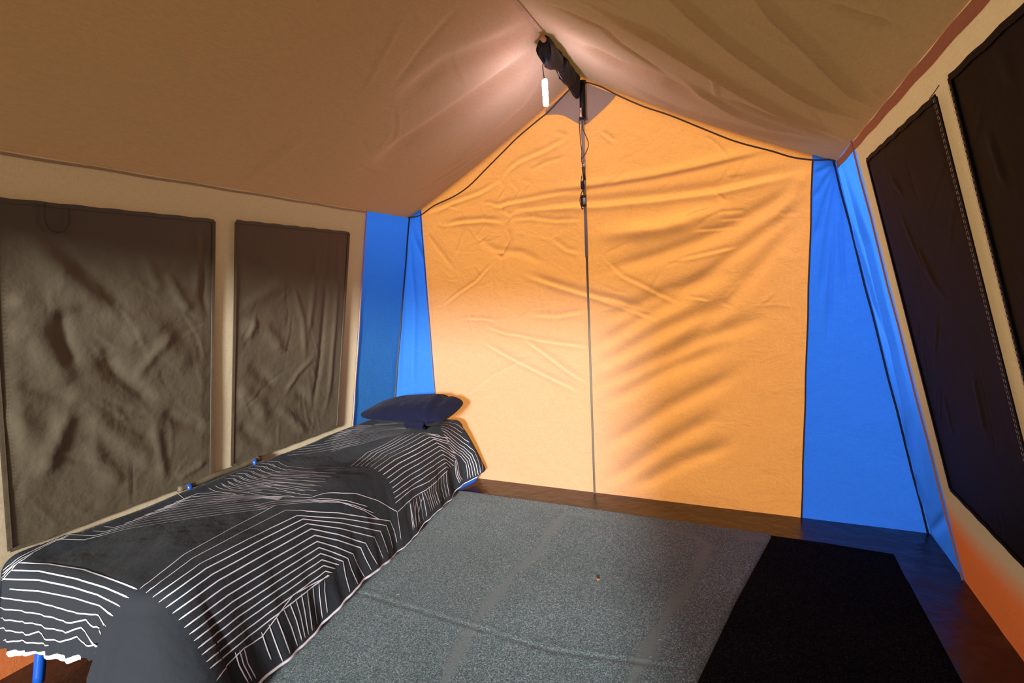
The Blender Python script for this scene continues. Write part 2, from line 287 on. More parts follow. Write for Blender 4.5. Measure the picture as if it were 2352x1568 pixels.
# ------------------------------------------------------------------ fold data (surface, polyline in surface coordinates, width, height, profile)
CREASES = [
('back', [(-1.132, 1.75), (-0.728, 1.716), (-0.422, 1.71), (-0.132, 1.714), (0.114, 1.742), (0.295, 1.759)], 0.022, 0.009, 't'),
('back', [(-1.058, 1.818), (-0.724, 1.816), (-0.432, 1.822), (-0.195, 1.84), (-0.037, 1.858), (0.138, 1.872)], 0.02, -0.007, 't'),
('back', [(0.305, 1.716), (0.163, 1.629), (-0.013, 1.539), (-0.2, 1.46), (-0.43, 1.396), (-0.741, 1.33)], 0.035, 0.012, 'g'),
('back', [(0.304, 1.758), (0.211, 1.639), (0.114, 1.488)], 0.03, -0.006, 'g'),
('back', [(0.301, 1.623), (0.114, 1.488), (-0.093, 1.337), (-0.376, 1.145)], 0.03, 0.009, 'g'),
('back', [(0.301, 1.576), (0.114, 1.35), (-0.15, 1.048), (-0.445, 0.741)], 0.04, 0.008, 'g'),
('back', [(-0.063, 1.865), (-0.109, 1.932), (-0.161, 1.979), (-0.193, 1.979)], 0.006, 0.003, 'g'),
('back', [(-0.132, 1.714), (-0.075, 1.646)], 0.007, 0.003, 'g'),
('back', [(-0.56, 1.708), (-0.583, 1.542)], 0.006, 0.0025, 'g'),
('back', [(-0.047, 1.824), (-0.111, 1.739)], 0.006, 0.0025, 'g'),
('back', [(-0.238, 1.515), (-0.118, 1.51), (0.008, 1.509)], 0.008, 0.004, 't'),
('back', [(-0.117, 1.6), (0.013, 1.594)], 0.007, 0.003, 'g'),
('back', [(-0.112, 1.555), (-0.039, 1.553), (0.008, 1.553)], 0.008, 0.003, 't'),
('back', [(-0.714, 2.101), (-0.635, 2.034)], 0.01, 0.004, 't'),
('back', [(-1.75, 1.695), (-1.648, 1.704), (-1.472, 1.698), (-1.339, 1.673)], 0.012, 0.007, 't'),
('back', [(-1.273, 1.683), (-1.145, 1.676), (-0.992, 1.643), (-0.839, 1.633)], 0.01, 0.005, 't'),
('back', [(-1.916, 1.781), (-1.696, 1.831), (-1.495, 1.867), (-1.337, 1.923)], 0.012, 0.005, 't'),
('back', [(-1.337, 1.923), (-1.287, 1.98), (-1.221, 2.015), (-1.033, 2.059), (-0.894, 2.107)], 0.012, 0.004, 't'),
('back', [(-1.27, 1.735), (-1.111, 1.729), (-0.87, 1.719)], 0.012, 0.005, 't'),
('back', [(-1.433, 1.771), (-1.286, 1.784), (-1.108, 1.791), (-0.867, 1.806)], 0.012, 0.005, 't'),
('back', [(-0.98, 2.148), (-0.9, 2.113)], 0.008, 0.003, 'g'),
('back', [(-1.161, 1.95), (-1.036, 1.988), (-0.917, 1.998)], 0.01, 0.003, 'g'),
('back', [(-1.479, 1.8), (-1.418, 1.793), (-1.353, 1.762), (-1.299, 1.791)], 0.009, 0.004, 't'),
('back', [(-1.357, 1.92), (-1.32, 1.869), (-1.371, 1.805)], 0.01, 0.0022, 't'),
('back', [(-1.292, 1.911), (-1.231, 1.846), (-1.267, 1.781)], 0.01, 0.0022, 't'),
('back', [(-1.316, 1.729), (-1.279, 1.69), (-1.321, 1.647)], 0.01, 0.0022, 't'),
('back', [(-1.374, 1.753), (-1.304, 1.71), (-1.238, 1.72)], 0.01, 0.0022, 't'),
('back', [(-1.208, 1.906), (-1.153, 1.876), (-1.181, 1.834)], 0.01, 0.0022, 't'),
('back', [(-1.84, 1.779), (-1.741, 1.812), (-1.642, 1.782)], 0.01, 0.0022, 't'),
('back', [(-1.196, 1.338), (-1.007, 1.266), (-0.838, 1.209), (-0.664, 1.164), (-0.488, 1.105)], 0.016, 0.009, 't'),
('back', [(-0.805, 1.191), (-0.57, 1.108), (-0.419, 1.041)], 0.012, 0.004, 't'),
('back', [(-0.71, 1.399), (-0.617, 1.299), (-0.465, 1.218), (-0.299, 1.13)], 0.012, 0.004, 't'),
('back', [(-1.546, 0.932), (-1.34, 0.824), (-1.094, 0.711), (-0.884, 0.619)], 0.013, 0.006, 't'),
('back', [(-1.255, 0.955), (-1.088, 0.838), (-0.949, 0.737), (-0.847, 0.677)], 0.013, 0.006, 't'),
('back', [(-1.205, 0.948), (-1.024, 0.919), (-0.827, 0.896)], 0.012, 0.005, 't'),
('back', [(-1.173, 1.092), (-1.016, 1.082), (-0.842, 1.105)], 0.014, 0.005, 't'),
('back', [(-1.824, 1.171), (-1.689, 1.252), (-1.56, 1.318), (-1.433, 1.427)], 0.009, 0.004, 't'),
('back', [(-1.328, 1.647), (-1.296, 1.554), (-1.352, 1.468), (-1.416, 1.484)], 0.01, 0.005, 't'),
('back', [(-1.699, 1.493), (-1.618, 1.652)], 0.007, 0.003, 'g'),
('back', [(-1.674, 1.081), (-1.536, 1.078), (-1.417, 1.063)], 0.009, 0.004, 't'),
('back', [(-1.512, 1.029), (-1.356, 0.979), (-1.255, 0.966), (-1.156, 0.942)], 0.01, 0.005, 't'),
('back', [(-1.683, 0.57), (-1.479, 0.713), (-1.263, 0.813), (-1.162, 0.826)], 0.01, 0.003, 'g'),
('back', [(-1.029, 1.542), (-0.94, 1.47), (-0.862, 1.447)], 0.012, 0.004, 't'),
('back', [(-1.527, 1.597), (-1.401, 1.506), (-1.225, 1.481), (-1.06, 1.391)], 0.02, 0.004, 'g'),
('back', [(-1.901, 1.655), (-1.783, 1.5), (-1.706, 1.398)], 0.01, 0.003, 'g'),
('back', [(-0.314, 1.366), (-0.174, 1.39), (-0.021, 1.416)], 0.01, 0.004, 't'),
('back', [(-0.28, 1.169), (-0.158, 1.145)], 0.008, 0.003, 't'),
('back', [(-0.806, 0.874), (-0.499, 1.069), (-0.222, 1.197)], 0.04, 0.012, 'g'),
('back', [(-0.81, 0.762), (-0.4, 0.994), (-0.04, 1.15)], 0.04, 0.012, 'g'),
('back', [(-0.803, 0.65), (-0.298, 0.901), (0.132, 1.067)], 0.04, 0.012, 'g'),
('back', [(-0.773, 0.539), (-0.385, 0.765), (-0.042, 0.915)], 0.04, 0.012, 'g'),
('back', [(-0.771, 0.277), (-0.359, 0.57), (0.002, 0.777)], 0.04, 0.012, 'g'),
('back', [(-0.768, 0.057), (-0.409, 0.346), (-0.09, 0.553)], 0.04, 0.012, 'g'),
('back', [(-0.6, 0.054), (-0.309, 0.252), (-0.045, 0.381)], 0.04, 0.012, 'g'),
('back', [(-0.733, 1.048), (-0.366, 1.203), (-0.04, 1.294)], 0.04, 0.012, 'g'),
('back', [(-0.781, 1.531), (-0.388, 1.56), (-0.038, 1.615)], 0.04, -0.01, 'g'),
('back', [(-0.61, 1.536), (-0.408, 1.538), (-0.217, 1.568)], 0.04, -0.01, 'g'),
('back', [(0.402, 1.768), (0.359, 1.749), (0.314, 1.73)], 0.012, 0.006, 'g'),
('back', [(0.402, 1.768), (0.357, 1.689), (0.311, 1.608)], 0.012, 0.006, 'g'),
('back', [(0.402, 1.768), (0.358, 1.587), (0.313, 1.4)], 0.012, 0.006, 'g'),
('back', [(0.402, 1.768), (0.371, 1.442), (0.338, 1.103)], 0.012, 0.006, 'g'),
('back', [(0.402, 1.768), (0.39, 1.337), (0.377, 0.887)], 0.012, 0.006, 'g'),
('back', [(0.402, 1.768), (0.424, 1.437), (0.446, 1.099)], 0.012, 0.006, 'g'),
('back', [(-2.022, 1.711), (-1.938, 1.473), (-1.926, 1.004)], 0.014, 0.006, 'g'),
('back', [(-2.038, 1.655), (-2.035, 1.185), (-2.108, 0.576)], 0.014, 0.006, 'g'),
('back', [(-2.04, 1.712), (-2.143, 1.189), (-2.24, 0.571)], 0.014, 0.006, 'g'),
('right', [(2.877, 1.745), (2.892, 1.572), (2.783, 1.221), (2.744, 0.946)], 0.02, 0.012, 'g'),
('right', [(2.775, 1.736), (2.618, 1.371), (2.624, 0.923), (2.731, 0.417), (2.824, 0.059)], 0.03, 0.02, 'g'),
('right', [(2.647, 0.635), (2.797, 0.335), (2.758, 0.069)], 0.025, 0.015, 'g'),
('right', [(2.859, 0.012), (2.54, 0.225), (2.342, 0.413)], 0.02, 0.01, 'g'),
('right', [(2.836, 0.69), (2.819, 0.388), (2.87, 0.013)], 0.012, -0.012, 'g'),
('right', [(2.039, 1.453), (1.956, 1.282), (1.819, 1.168)], 0.012, 0.006, 'g'),
('right', [(1.956, 1.336), (1.881, 1.229)], 0.012, 0.006, 'g'),
('right', [(1.481, 1.446), (1.471, 1.31), (1.491, 1.232)], 0.012, 0.006, 'g'),
('right', [(1.351, 1.529), (1.334, 1.422)], 0.012, 0.006, 'g'),
('right', [(2.038, 1.565), (1.955, 1.496)], 0.012, 0.006, 'g'),
('right', [(1.476, 1.532), (1.481, 1.446)], 0.012, 0.006, 'g'),
('right', [(2.065, 0.854), (2.089, 0.703)], 0.012, 0.006, 'g'),
('right', [(1.755, 0.98), (1.78, 0.793)], 0.012, 0.006, 'g'),
('right', [(1.246, 1.689), (1.216, 1.585)], 0.02, 0.004, 'g'),
('left', [(0.833, 1.607), (0.899, 1.5), (0.967, 1.381), (1.108, 1.26), (1.252, 1.185), (1.349, 1.072)], 0.05, 0.022, 'g'),
('left', [(0.893, 1.601), (0.948, 1.476), (1.039, 1.38), (1.163, 1.241)], 0.035, -0.016, 'g'),
('left', [(1.086, 1.474), (1.167, 1.447), (1.27, 1.434), (1.392, 1.419)], 0.02, 0.008, 'g'),
('left', [(1.21, 1.486), (1.239, 1.394), (1.277, 1.33)], 0.022, 0.01, 'g'),
('left', [(1.285, 1.41), (1.341, 1.311), (1.393, 1.241)], 0.022, 0.012, 'g'),
('left', [(1.444, 1.604), (1.44, 1.444), (1.446, 1.307), (1.474, 1.199)], 0.016, -0.012, 'g'),
('left', [(1.409, 1.593), (1.427, 1.444), (1.41, 1.308)], 0.016, 0.008, 'g'),
('left', [(0.935, 1.299), (0.942, 1.173), (0.974, 1.067)], 0.025, -0.014, 'g'),
('left', [(1.045, 1.138), (1.102, 1.029), (1.187, 0.939), (1.249, 0.891)], 0.03, -0.02, 'g'),
('left', [(1.158, 0.986), (1.235, 1.088), (1.324, 1.178)], 0.02, 0.008, 'g'),
('left', [(0.79, 1.333), (0.89, 1.288), (1.006, 1.289)], 0.03, 0.012, 'g'),
('left', [(0.795, 1.243), (0.866, 1.209), (0.954, 1.011)], 0.04, 0.014, 'g'),
('left', [(0.806, 1.055), (0.889, 1.003), (0.964, 0.957)], 0.02, -0.008, 'g'),
('left', [(0.957, 0.943), (0.911, 0.835), (0.859, 0.696)], 0.03, 0.016, 'g'),
('left', [(0.982, 0.953), (1.07, 0.82), (1.183, 0.692), (1.246, 0.599)], 0.035, 0.014, 'g'),
('left', [(1.264, 0.844), (1.366, 0.763), (1.459, 0.708)], 0.03, -0.014, 'g'),
('left', [(1.232, 0.817), (1.255, 0.669), (1.278, 0.533)], 0.02, 0.01, 'g'),
('left', [(1.33, 0.513), (1.385, 0.529), (1.47, 0.558)], 0.015, 0.008, 'g'),
('left', [(1.106, 1.199), (1.251, 1.103), (1.42, 1.026)], 0.05, 0.014, 'g'),
('left', [(0.772, 0.988), (0.829, 0.882), (0.885, 0.754)], 0.04, 0.012, 'g'),
('left', [(1.003, 0.808), (1.039, 0.691), (1.121, 0.576)], 0.03, 0.012, 'g'),
('left', [(1.625, 1.168), (1.772, 1.134), (1.889, 0.995)], 0.03, 0.013, 'g'),
('left', [(1.634, 1.243), (1.765, 1.314), (1.884, 1.372)], 0.03, 0.01, 'g'),
('left', [(1.91, 1.371), (2.001, 1.155), (2.028, 0.93)], 0.018, 0.009, 'g'),
('left', [(2.061, 1.562), (2.063, 1.305), (2.036, 1.041)], 0.016, 0.009, 'g'),
('left', [(2.145, 1.62), (2.154, 1.279), (2.134, 0.889), (2.092, 0.587)], 0.016, -0.01, 'g'),
('left', [(2.222, 1.615), (2.237, 1.206), (2.224, 0.727), (2.187, 0.562)], 0.014, 0.009, 'g'),
('left', [(1.662, 0.987), (1.832, 0.832), (1.98, 0.779), (2.103, 0.657)], 0.03, -0.014, 'g'),
('left', [(1.899, 0.763), (1.975, 0.871), (2.1, 0.953)], 0.015, 0.008, 'g'),
('left', [(1.61, 0.877), (1.736, 0.768), (1.789, 0.647)], 0.035, 0.014, 'g'),
('left', [(1.624, 0.702), (1.694, 0.609), (1.819, 0.504)], 0.03, -0.012, 'g'),
('left', [(1.836, 0.722), (1.945, 0.638), (2.067, 0.497)], 0.025, 0.012, 'g'),
('left', [(1.67, 1.504), (1.809, 1.412), (1.914, 1.289)], 0.03, 0.01, 'g'),
('left', [(1.7, 1.2), (1.67, 1.085)], 0.02, 0.01, 'g'),
('roofr', [(1.5, -0.263), (1.63, -0.145), (1.828, -0.02), (2.027, 0.147), (2.155, 0.293), (2.207, 0.381)], 0.013, 0.01, 'g'),
('roofr', [(1.414, -0.015), (1.515, 0.055), (1.689, 0.165), (1.879, 0.278), (2.056, 0.385)], 0.012, 0.009, 'g'),
('roofr', [(1.833, -0.499), (1.932, -0.284), (2.111, -0.106), (2.284, 0.091), (2.476, 0.354)], 0.018, 0.01, 'g'),
('roofr', [(1.9, -0.447), (2.004, -0.28), (2.116, -0.137), (2.252, -0.003)], 0.014, -0.006, 'g'),
('roofr', [(1.957, -0.655), (2.029, -0.479), (2.13, -0.451), (2.255, -0.352), (2.337, -0.275)], 0.01, -0.008, 'g'),
('roofr', [(2.662, -0.591), (2.786, -0.288), (2.743, 0.015), (2.635, 0.328)], 0.016, 0.009, 'g'),
('roofr', [(2.336, -0.664), (2.453, -0.523), (2.438, -0.325), (2.545, -0.167)], 0.05, -0.02, 'g'),
('roofr', [(2.111, -0.106), (2.245, -0.098), (2.406, -0.096)], 0.01, 0.003, 'g'),
('roofr', [(2.377, -0.07), (2.456, 0.098), (2.503, 0.264), (2.548, 0.38)], 0.02, -0.008, 'g'),
('roofr', [(1.447, 0.172), (1.476, 0.251), (1.491, 0.33)], 0.01, -0.003, 'g'),
('roofr', [(1.878, 0.356), (1.937, 0.379), (1.974, 0.403)], 0.01, 0.004, 'g'),
('roofr', [(2.3, -0.236), (2.515, -0.03), (2.588, 0.231)], 0.02, 0.008, 'g'),
('roofl', [(2.368, -0.861), (2.388, -1.033), (2.326, -1.225), (2.241, -1.49), (2.15, -1.733)], 0.06, -0.03, 'g'),
('roofl', [(2.228, -0.837), (2.133, -0.956), (1.97, -1.152), (1.911, -1.393)], 0.05, -0.012, 'g'),
('roofl', [(2.577, -0.92), (2.67, -1.086), (2.675, -1.31), (2.651, -1.596)], 0.03, 0.012, 'g'),
('roofl', [(1.788, -0.953), (1.8, -1.146), (1.833, -1.33)], 0.014, -0.004, 'g'),
('roofl', [(1.612, -1.089), (1.723, -1.4)], 0.01, 0.003, 'g'),
('roofl', [(1.019, -1.477), (1.121, -1.588)], 0.02, 0.004, 'g'),
('roofl', [(2.878, -1.135), (2.808, -1.441), (2.745, -1.723)], 0.015, 0.006, 'g'),
('roofl', [(2.874, -1.205), (2.778, -1.487), (2.685, -1.815)], 0.012, -0.005, 'g'),
('roofl', [(1.659, -1.661), (1.606, -1.991)], 0.03, 0.006, 'g'),
]


def add_creases(surf, n, u, v, amp, wid, leng, ang, seed):
    # small sharp creases the traced folds leave out
    r = random.Random(seed)
    for _ in range(n):
        x = r.uniform(*u); y = r.uniform(*v); a = math.radians(r.gauss(*ang)); l = r.uniform(*leng)
        p = [(x, y)]
        for k in range(2):
            a += r.uniform(-.35, .35); x += math.cos(a)*l/2; y += math.sin(a)*l/2; p.append((x, y))
        CREASES.append((surf, p, r.uniform(*wid), r.uniform(*amp)*r.choice((1, 1, -1)), r.choice('gt')))
add_creases('left', 46, (.80, 1.45), (.5, 1.6), (.0015, .004), (.005, .010), (.10, .34), (-55, 28), 5)
add_creases('left', 30, (1.60, 2.25), (.5, 1.6), (.0015, .004), (.004, .008), (.10, .36), (-82, 22), 6)
add_creases('right', 22, (1.0, 2.2), (.5, 1.6), (.002, .004), (.004, .008), (.10, .3), (-65, 20), 7)
add_creases('back', 46, (-1.85, -1.0), (1.05, 1.95), (.0006, .0017), (.004, .009), (.05, .22), (10, 55), 8)
add_creases('back', 26, (-.75, .2), (1.0, 2.0), (.0012, .003), (.004, .009), (.06, .25), (25, 25), 9)
add_creases('roofr', 18, (.8, 2.6), (-.7, .3), (.001, .0025), (.005, .01), (.1, .35), (40, 40), 10)
add_creases('roofl', 18, (.8, 2.6), (-1.9, -.9), (.001, .002), (.005, .01), (.1, .3), (-40, 40), 11)
def fold_height(surf, U, V, scale=1.0):
    """height field of all traced folds on a surface at plane coordinates U, V (numpy arrays)"""
    H = np.zeros_like(U)
    for s, pts, w, a, kind in CREASES:
        if s != surf: continue
        best = np.full(U.shape, 1e9); sgn = np.zeros_like(U); tt = np.zeros_like(U)
        P = np.array(pts); seglen = np.hypot(*(P[1:]-P[:-1]).T); tot = seglen.sum(); acc = 0
        lo = P.min(0)-4*w; hi = P.max(0)+4*w
        msk = (U > lo[0]) & (U < hi[0]) & (V > lo[1]) & (V < hi[1])
        if not msk.any(): continue
        u = U[msk]; v = V[msk]; b = best[msk]; sg = sgn[msk]; t_ = tt[msk]
        for k in range(len(P)-1):
            d = P[k+1]-P[k]; L = seglen[k] or 1e-6
            t = np.clip(((u-P[k, 0])*d[0]+(v-P[k, 1])*d[1])/L**2, 0, 1)
            dx = u-(P[k, 0]+t*d[0]); dy = v-(P[k, 1]+t*d[1]); dist = np.hypot(dx, dy)
            better = dist < b
            b = np.where(better, dist, b); sg = np.where(better, np.sign(d[0]*dy-d[1]*dx), sg); t_ = np.where(better, (acc+t*L)/tot, t_)
            acc += L
        taper = np.clip(np.minimum(t_, 1-t_)*5, 0.12, 1)
        q = b/w
        if kind == 't': h = a*sg*q*np.exp(-q*q*.7)*1.2 + a*.6*np.exp(-q*q*3)
        else: h = a*np.exp(-q*q)
        H[msk] += h*taper
    return H*scale
def waves(U, V, seed, amp, k0=2.0, k1=9.0, n=14):
    r = np.random.default_rng(seed); H = np.zeros_like(U)
    for _ in range(n):
        k = r.uniform(k0, k1); a = r.uniform(0, PI); ph = r.uniform(0, 6.28)
        H += np.sin((U*np.cos(a)+V*np.sin(a))*k+ph)/k
    return H*amp

# ------------------------------------------------------------------ tent dimensions
YB, YF = 2.885, -1.0
RX, RZ = -0.822, 2.42
EZL, EZR = 1.768, 1.7765
def xl(z): return -2.037 - (EZL-z)*(2.38-2.037)/EZL
def xr(z): return 0.403 + (EZR-z)*(0.8075-0.403)/EZR
SL = Vector((2.38-2.037, 0, EZL)).normalized()      # up the left wall
NL = Vector((EZL, 0, -(2.38-2.037))).normalized()   # inward normal, left
SR = Vector((-(0.8075-0.403), 0, EZR)).normalized()
NR = Vector((-EZR, 0, -(0.8075-0.403))).normalized()

def wall_side(name, side, y0, y1, z0, z1, step, mat, parent=None, lift=0.0, fold=1.0, wave=.004, seed=1):
    nu = max(2, int((y1-y0)/step)); nv = max(2, int((z1-z0)/step))
    Y, Z = np.meshgrid(np.linspace(y0, y1, nu), np.linspace(z0, z1, nv), indexing='ij')
    X = (-2.037-(EZL-Z)*(2.38-2.037)/EZL) if side == 'left' else (0.403+(EZR-Z)*(0.8075-0.403)/EZR)
    n = NL if side == 'left' else NR
    edge = np.minimum(np.minimum((Z-z0), (z1-Z)), np.minimum(Y-y0, y1-Y)); env = np.clip(edge/.05, 0, 1)
    H = lift + (fold_height(side, Y, Z, fold)+waves(Y, Z, seed, wave)+wave*.5)*env
    P = np.stack([X+n.x*H, Y, Z+n.z*H], -1).reshape(-1, 3)
    me = grid_mesh(name, P, nu, nv)
    return link(name, me, mat, parent), Y, Z

# ---- floor and outside ground
o = link('floor', grid_mesh('floor', np.stack(np.meshgrid(np.linspace(-2.5, .95, 140), np.linspace(YF, YB+.05, 160), indexing='ij')+[np.zeros((140, 160))], -1), 140, 160), M['sheet'])
P = np.empty(len(o.data.vertices)*3); o.data.vertices.foreach_get('co', P); P = P.reshape(-1, 3)
hz = (waves(P[:, 0], P[:, 1], 8, .010, 8, 40, 26))
hz *= np.clip((P[:, 0]-.56)/.06, 0, 1)*np.clip((YB-P[:, 1])/.05, 0, 1) + .15*(P[:, 0] < .56)*(P[:, 1] > 2.62)
P[:, 2] = np.minimum(np.abs(hz)*1.0, .012); o.data.vertices.foreach_set('co', P.ravel()); o.data.update()
tag(o, kind='structure', label='brown plastic tent groundsheet')
o = link('ground', grid_mesh('ground', np.array([[x, y, -.03] for x in (-14, 14) for y in (-16, 14)]), 2, 2), M['grass']); tag(o, kind='structure')

# unseen banks added beside the tent to keep sky light off its side walls
def sky_blocker(x0, h):
    nu, nv = 60, 30
    Y, Z = np.meshgrid(np.linspace(-3, 6, nu), np.linspace(-.03, 1, nv), indexing='ij')
    T = Z*PI; X = x0+np.cos(T)*.45; Zz = -.03+np.sin(T)**.5*h
    X = X+waves(Y*3, Z*8, 71, .08)*2; Zz = Zz+waves(Y*3, Z*6, 72, .06)*(Zz > .1)*2
    return grid_mesh('sky_blocker', np.stack([X, Y, np.maximum(Zz, -.03)], -1), nu, nv)
for x0, h in ((-3.25, 2.4), (2.15, 1.7)):
    o = link('sky_blocker', sky_blocker(x0, h), M['grass']); tag(o, kind='structure')

# ---- left wall
YC = 2.452      # where the side walls' blue corner panels begin
o, Yg, Zg = wall_side('wall_left', 'left', YF, YC, 0, EZL, .02, M['beige'], fold=.12, seed=3)
float_attr(o.data, 'skirt', 1-np.clip((Zg-.24)/.06, 0, 1)); tag(o, kind='structure', label='beige canvas side wall with orange skirt'); wl = o
o, _, _ = wall_side('corner_panel', 'left', YC, YB, 0, EZL, .012, M['blue'], wl, fold=1.0, wave=.006, seed=6); o['label'] = 'blue canvas corner panel'
# ---- right wall
YCR = 2.47
o, Yg, Zg = wall_side('wall_right', 'right', YF, YCR, 0, EZR, .02, M['beige'], fold=.12, seed=4)
float_attr(o.data, 'skirt', 1-np.clip((Zg-(.24+.02*np.sin(Yg*5)))/.13, 0, 1)); tag(o, kind='structure', label='beige canvas side wall with orange skirt'); wr_ = o
o, _, _ = wall_side('corner_panel', 'right', YCR, YB, 0, EZR, .01, M['blue'], wr_, fold=1.0, wave=.004, seed=7); o['label'] = 'blue canvas corner panel'

# ---- back wall
def roofz(x):   # underside of the roof at the back, with its slight sag
    x = np.asarray(x, float)
    l = EZL+(RZ-EZL)*(x+2.037)/(RX+2.037); r = EZR+(RZ-EZR)*(.403-x)/(.403-RX)
    z = np.where(x < RX, l, r)
    tl = np.clip((x+2.037)/(RX+2.037), 0, 1); tr = np.clip((.403-x)/(.403-RX), 0, 1)
    return z - np.where(x < RX, np.sin(tl*PI)*.02, np.sin(tr*PI)*.025)
def back_panel(name, bl, br, tl, tr, step, mat, parent=None, wave=.004, seed=2, lift=0.0):
    """panel of the back wall between two leaning side lines; top follows the roof"""
    nu = max(2, int(max(br-bl, tr-tl)/step)); nv = int(2.2/step)
    u = np.linspace(0, 1, nu)[:, None]; v = np.linspace(0, 1, nv)[None, :]
    xb = bl+(br-bl)*u; xt = tl+(tr-tl)*u
    zt = roofz(xt)
    X = xb+(xt-xb)*v; Z = zt*v+0*X
    H = fold_height('back', X, Z, 1.9)+waves(X, Z, seed, wave)
    env = np.clip(np.minimum(np.minimum(u, 1-u)*(br-bl)/.03, np.minimum(v, (1-v)*1.6)/.03), 0, 1)
    Y = YB-lift-H*env
    return link(name, grid_mesh(name, np.stack([X, Y, Z], -1), nu, nv), mat, parent)
XL0, XL1 = -1.92, -1.935     # orange / blue seam, bottom and top, left
XR0, XR1 = 0.271, 0.306
wb_ = back_panel('wall_back', XL0, XR0, XL1, XR1, .0075, M['orange']); tag(wb_, kind='structure', label='orange canvas back wall with gable')
o = back_panel('corner_panel', -2.38, XL0, -2.037, XL1, .012, M['blue'], wb_, wave=.004, seed=9); o['label'] = 'blue canvas corner panel'
o = back_panel('corner_panel', XR0, .8075, XR1, .403, .010, M['blue'], wb_, wave=.004, seed=10); o['label'] = 'blue canvas corner panel'

# reinforcement patch in the peak
ang = []
pt = [(-1.03, 2.245), (-.93, 2.225), (-.84, 2.165), (-.795, 2.15), (-.75, 2.175), (-.66, 2.235), (-.62, 2.272)]
pts2 = smooth_path([(a, 0, b) for a, b in pt], 6)
V = []; nv = 8
for p in pts2:
    for k in range(nv):
        z = p.z+(float(roofz(p.x))-.028-p.z)*k/(nv-1); V.append((p.x, YB-.012, z))
o = link('reinforcement_patch', grid_mesh('reinforcement_patch', V, len(pts2), nv), M['patch'], wb_); o['label'] = 'grey fabric patch in the gable peak'
# seams along the gable
PIPE = [(-2.035, 1.769), (-1.936, 1.773), (-1.823, 1.823), (-1.672, 1.863), (-1.557, 1.913), (-1.428, 2.001), (-1.304, 2.086), (-1.214, 2.147), (-1.085, 2.219), (-1.01, 2.259), (-.9, 2.34), (-.83, 2.385)]
PIPE2 = [(-0.82, 2.39), (-0.705, 2.335), (-0.611, 2.27), (-0.474, 2.185), (-0.341, 2.116), (-0.192, 2.028), (-0.028, 1.933), (0.128, 1.864), (0.222, 1.819), (0.313, 1.793), (0.376, 1.786), (0.398, 1.774)]
for pp in (PIPE, PIPE2): tube('seam_piping', smooth_path([(a, YB-.016, b) for a, b in pp], 4), .0042, M['seam'], wb_, 6)
def seam_line(name, a, b, r, mat, par, off=(0, -.012, 0)):
    pts = [Vector(a).lerp(Vector(b), k/12)+Vector(off)+Vector((.0015*math.sin(k*2.1), 0, 0)) for k in range(13)]
    return tube(name, pts, r, mat, par, 6)
seam_line('panel_seam', (XL0, YB, 0), (XL1, YB, 1.80), .003, M['seam'], wb_)
seam_line('panel_seam', (XR0, YB, 0), (XR1, YB, 1.79), .0042, M['seam'], wb_)
seam_line('panel_seam', (xl(0), YC, 0), (xl(EZL), YC, EZL), .0035, M['eave'], wl, (.008, 0, 0))
seam_line('panel_seam', (xr(0), YCR, 0), (xr(EZR), YCR, EZR), .0035, M['eave'], wr_, (-.008, 0, 0))
seam_line('corner_seam', (-2.38, YB, 0), (-2.037, YB, EZL), .005, M['binding'], wl, (.012, -.012, 0))
seam_line('corner_seam', (.8075, YB, 0), (.403, YB, EZR), .005, M['binding'], wr_, (-.012, -.012, 0))

# ---- ceiling
ceil = empty('ceiling', (RX, 1.0, RZ)); tag(ceil, kind='structure', label='khaki canvas ridge roof')
def roof(side):
    nu, nv = 420, 150
    Y, T = np.meshgrid(np.linspace(YF-.1, YB+.02, nu), np.linspace(0, 1, nv), indexing='ij')
    xe = -2.037 if side == 'roofl' else .403; ze = EZL if side == 'roofl' else EZR
    X = xe+(RX-xe)*T; Z = ze+(RZ-ze)*T
    sag = np.sin(T*PI)*(.025 if side == 'roofr' else .02)
    n = Vector((RZ-ze, 0, -(RX-xe))).normalized()
    if n.z > 0: n = -n
    H = fold_height(side, Y, X, 1.7 if side == 'roofl' else 2.8)+waves(Y, X, 12 if side == 'roofl' else 13, .006, 1.5, 6)
    env = np.clip(np.minimum(T, 1-T)/.04, 0, 1)*np.clip((YB-Y)/.05, 0, 1)
    H = H*env
    return link('roof_panel', grid_mesh('roof_panel', np.stack([X+n.x*H, Y, Z+n.z*H-sag], -1), nu, nv), M['roof'], ceil)
roof('roofl'); roof('roofr')
ribbon('ridge_seam', [(RX, YF+.2*k, RZ-.012) for k in range(17)]+[(RX, 2.28, RZ-.012)], .018, .003, Vector((1, 0, 0)), M['roof'], ceil)
# eave tapes
pr_ = [(xr(EZR-.02)-.004, y, EZR-.022+.002*math.sin(y*23)) for y in np.linspace(YF, YB-.03, 60)]
ribbon('eave_tape', pr_, .030, .004, SR, M['eave'], wr_)
pl_ = [(xl(EZL-.008)+.004, y, EZL-.010+.0015*math.sin(y*19)) for y in np.linspace(YF, YC, 50)]
ribbon('eave_tape', pl_, .010, .004, SL, M['eave_pale'], wl)
# front gable above the open front of the tent
def front():
    zs = 1.75; n = 40
    xs = np.linspace(-2.037, .403, n); P = []
    for x in xs:
        for k in range(6): P.append((x, YF, zs+(float(roofz(x))-zs)*k/5))
    return link('wall_front', grid_mesh('wall_front', P, n, 6), M['beige'])
wf = front(); tag(wf, kind='structure', label='front gable canvas above the open doorway')

def front_side(x0a, x0b, x1):
    V = []
    for k in range(12):
        z = 1.76*k/11; a = xl(z) if x0a is None else x0a; b = xr(z) if x1 is None else x1
        for j in range(8): V.append((a+(b-a)*j/7, YF+.01*math.sin(j*2.0), z))
    return V
o = link('front_panel', grid_mesh('front_panel', front_side(.40, None, None), 12, 8), M['beige'], wf)

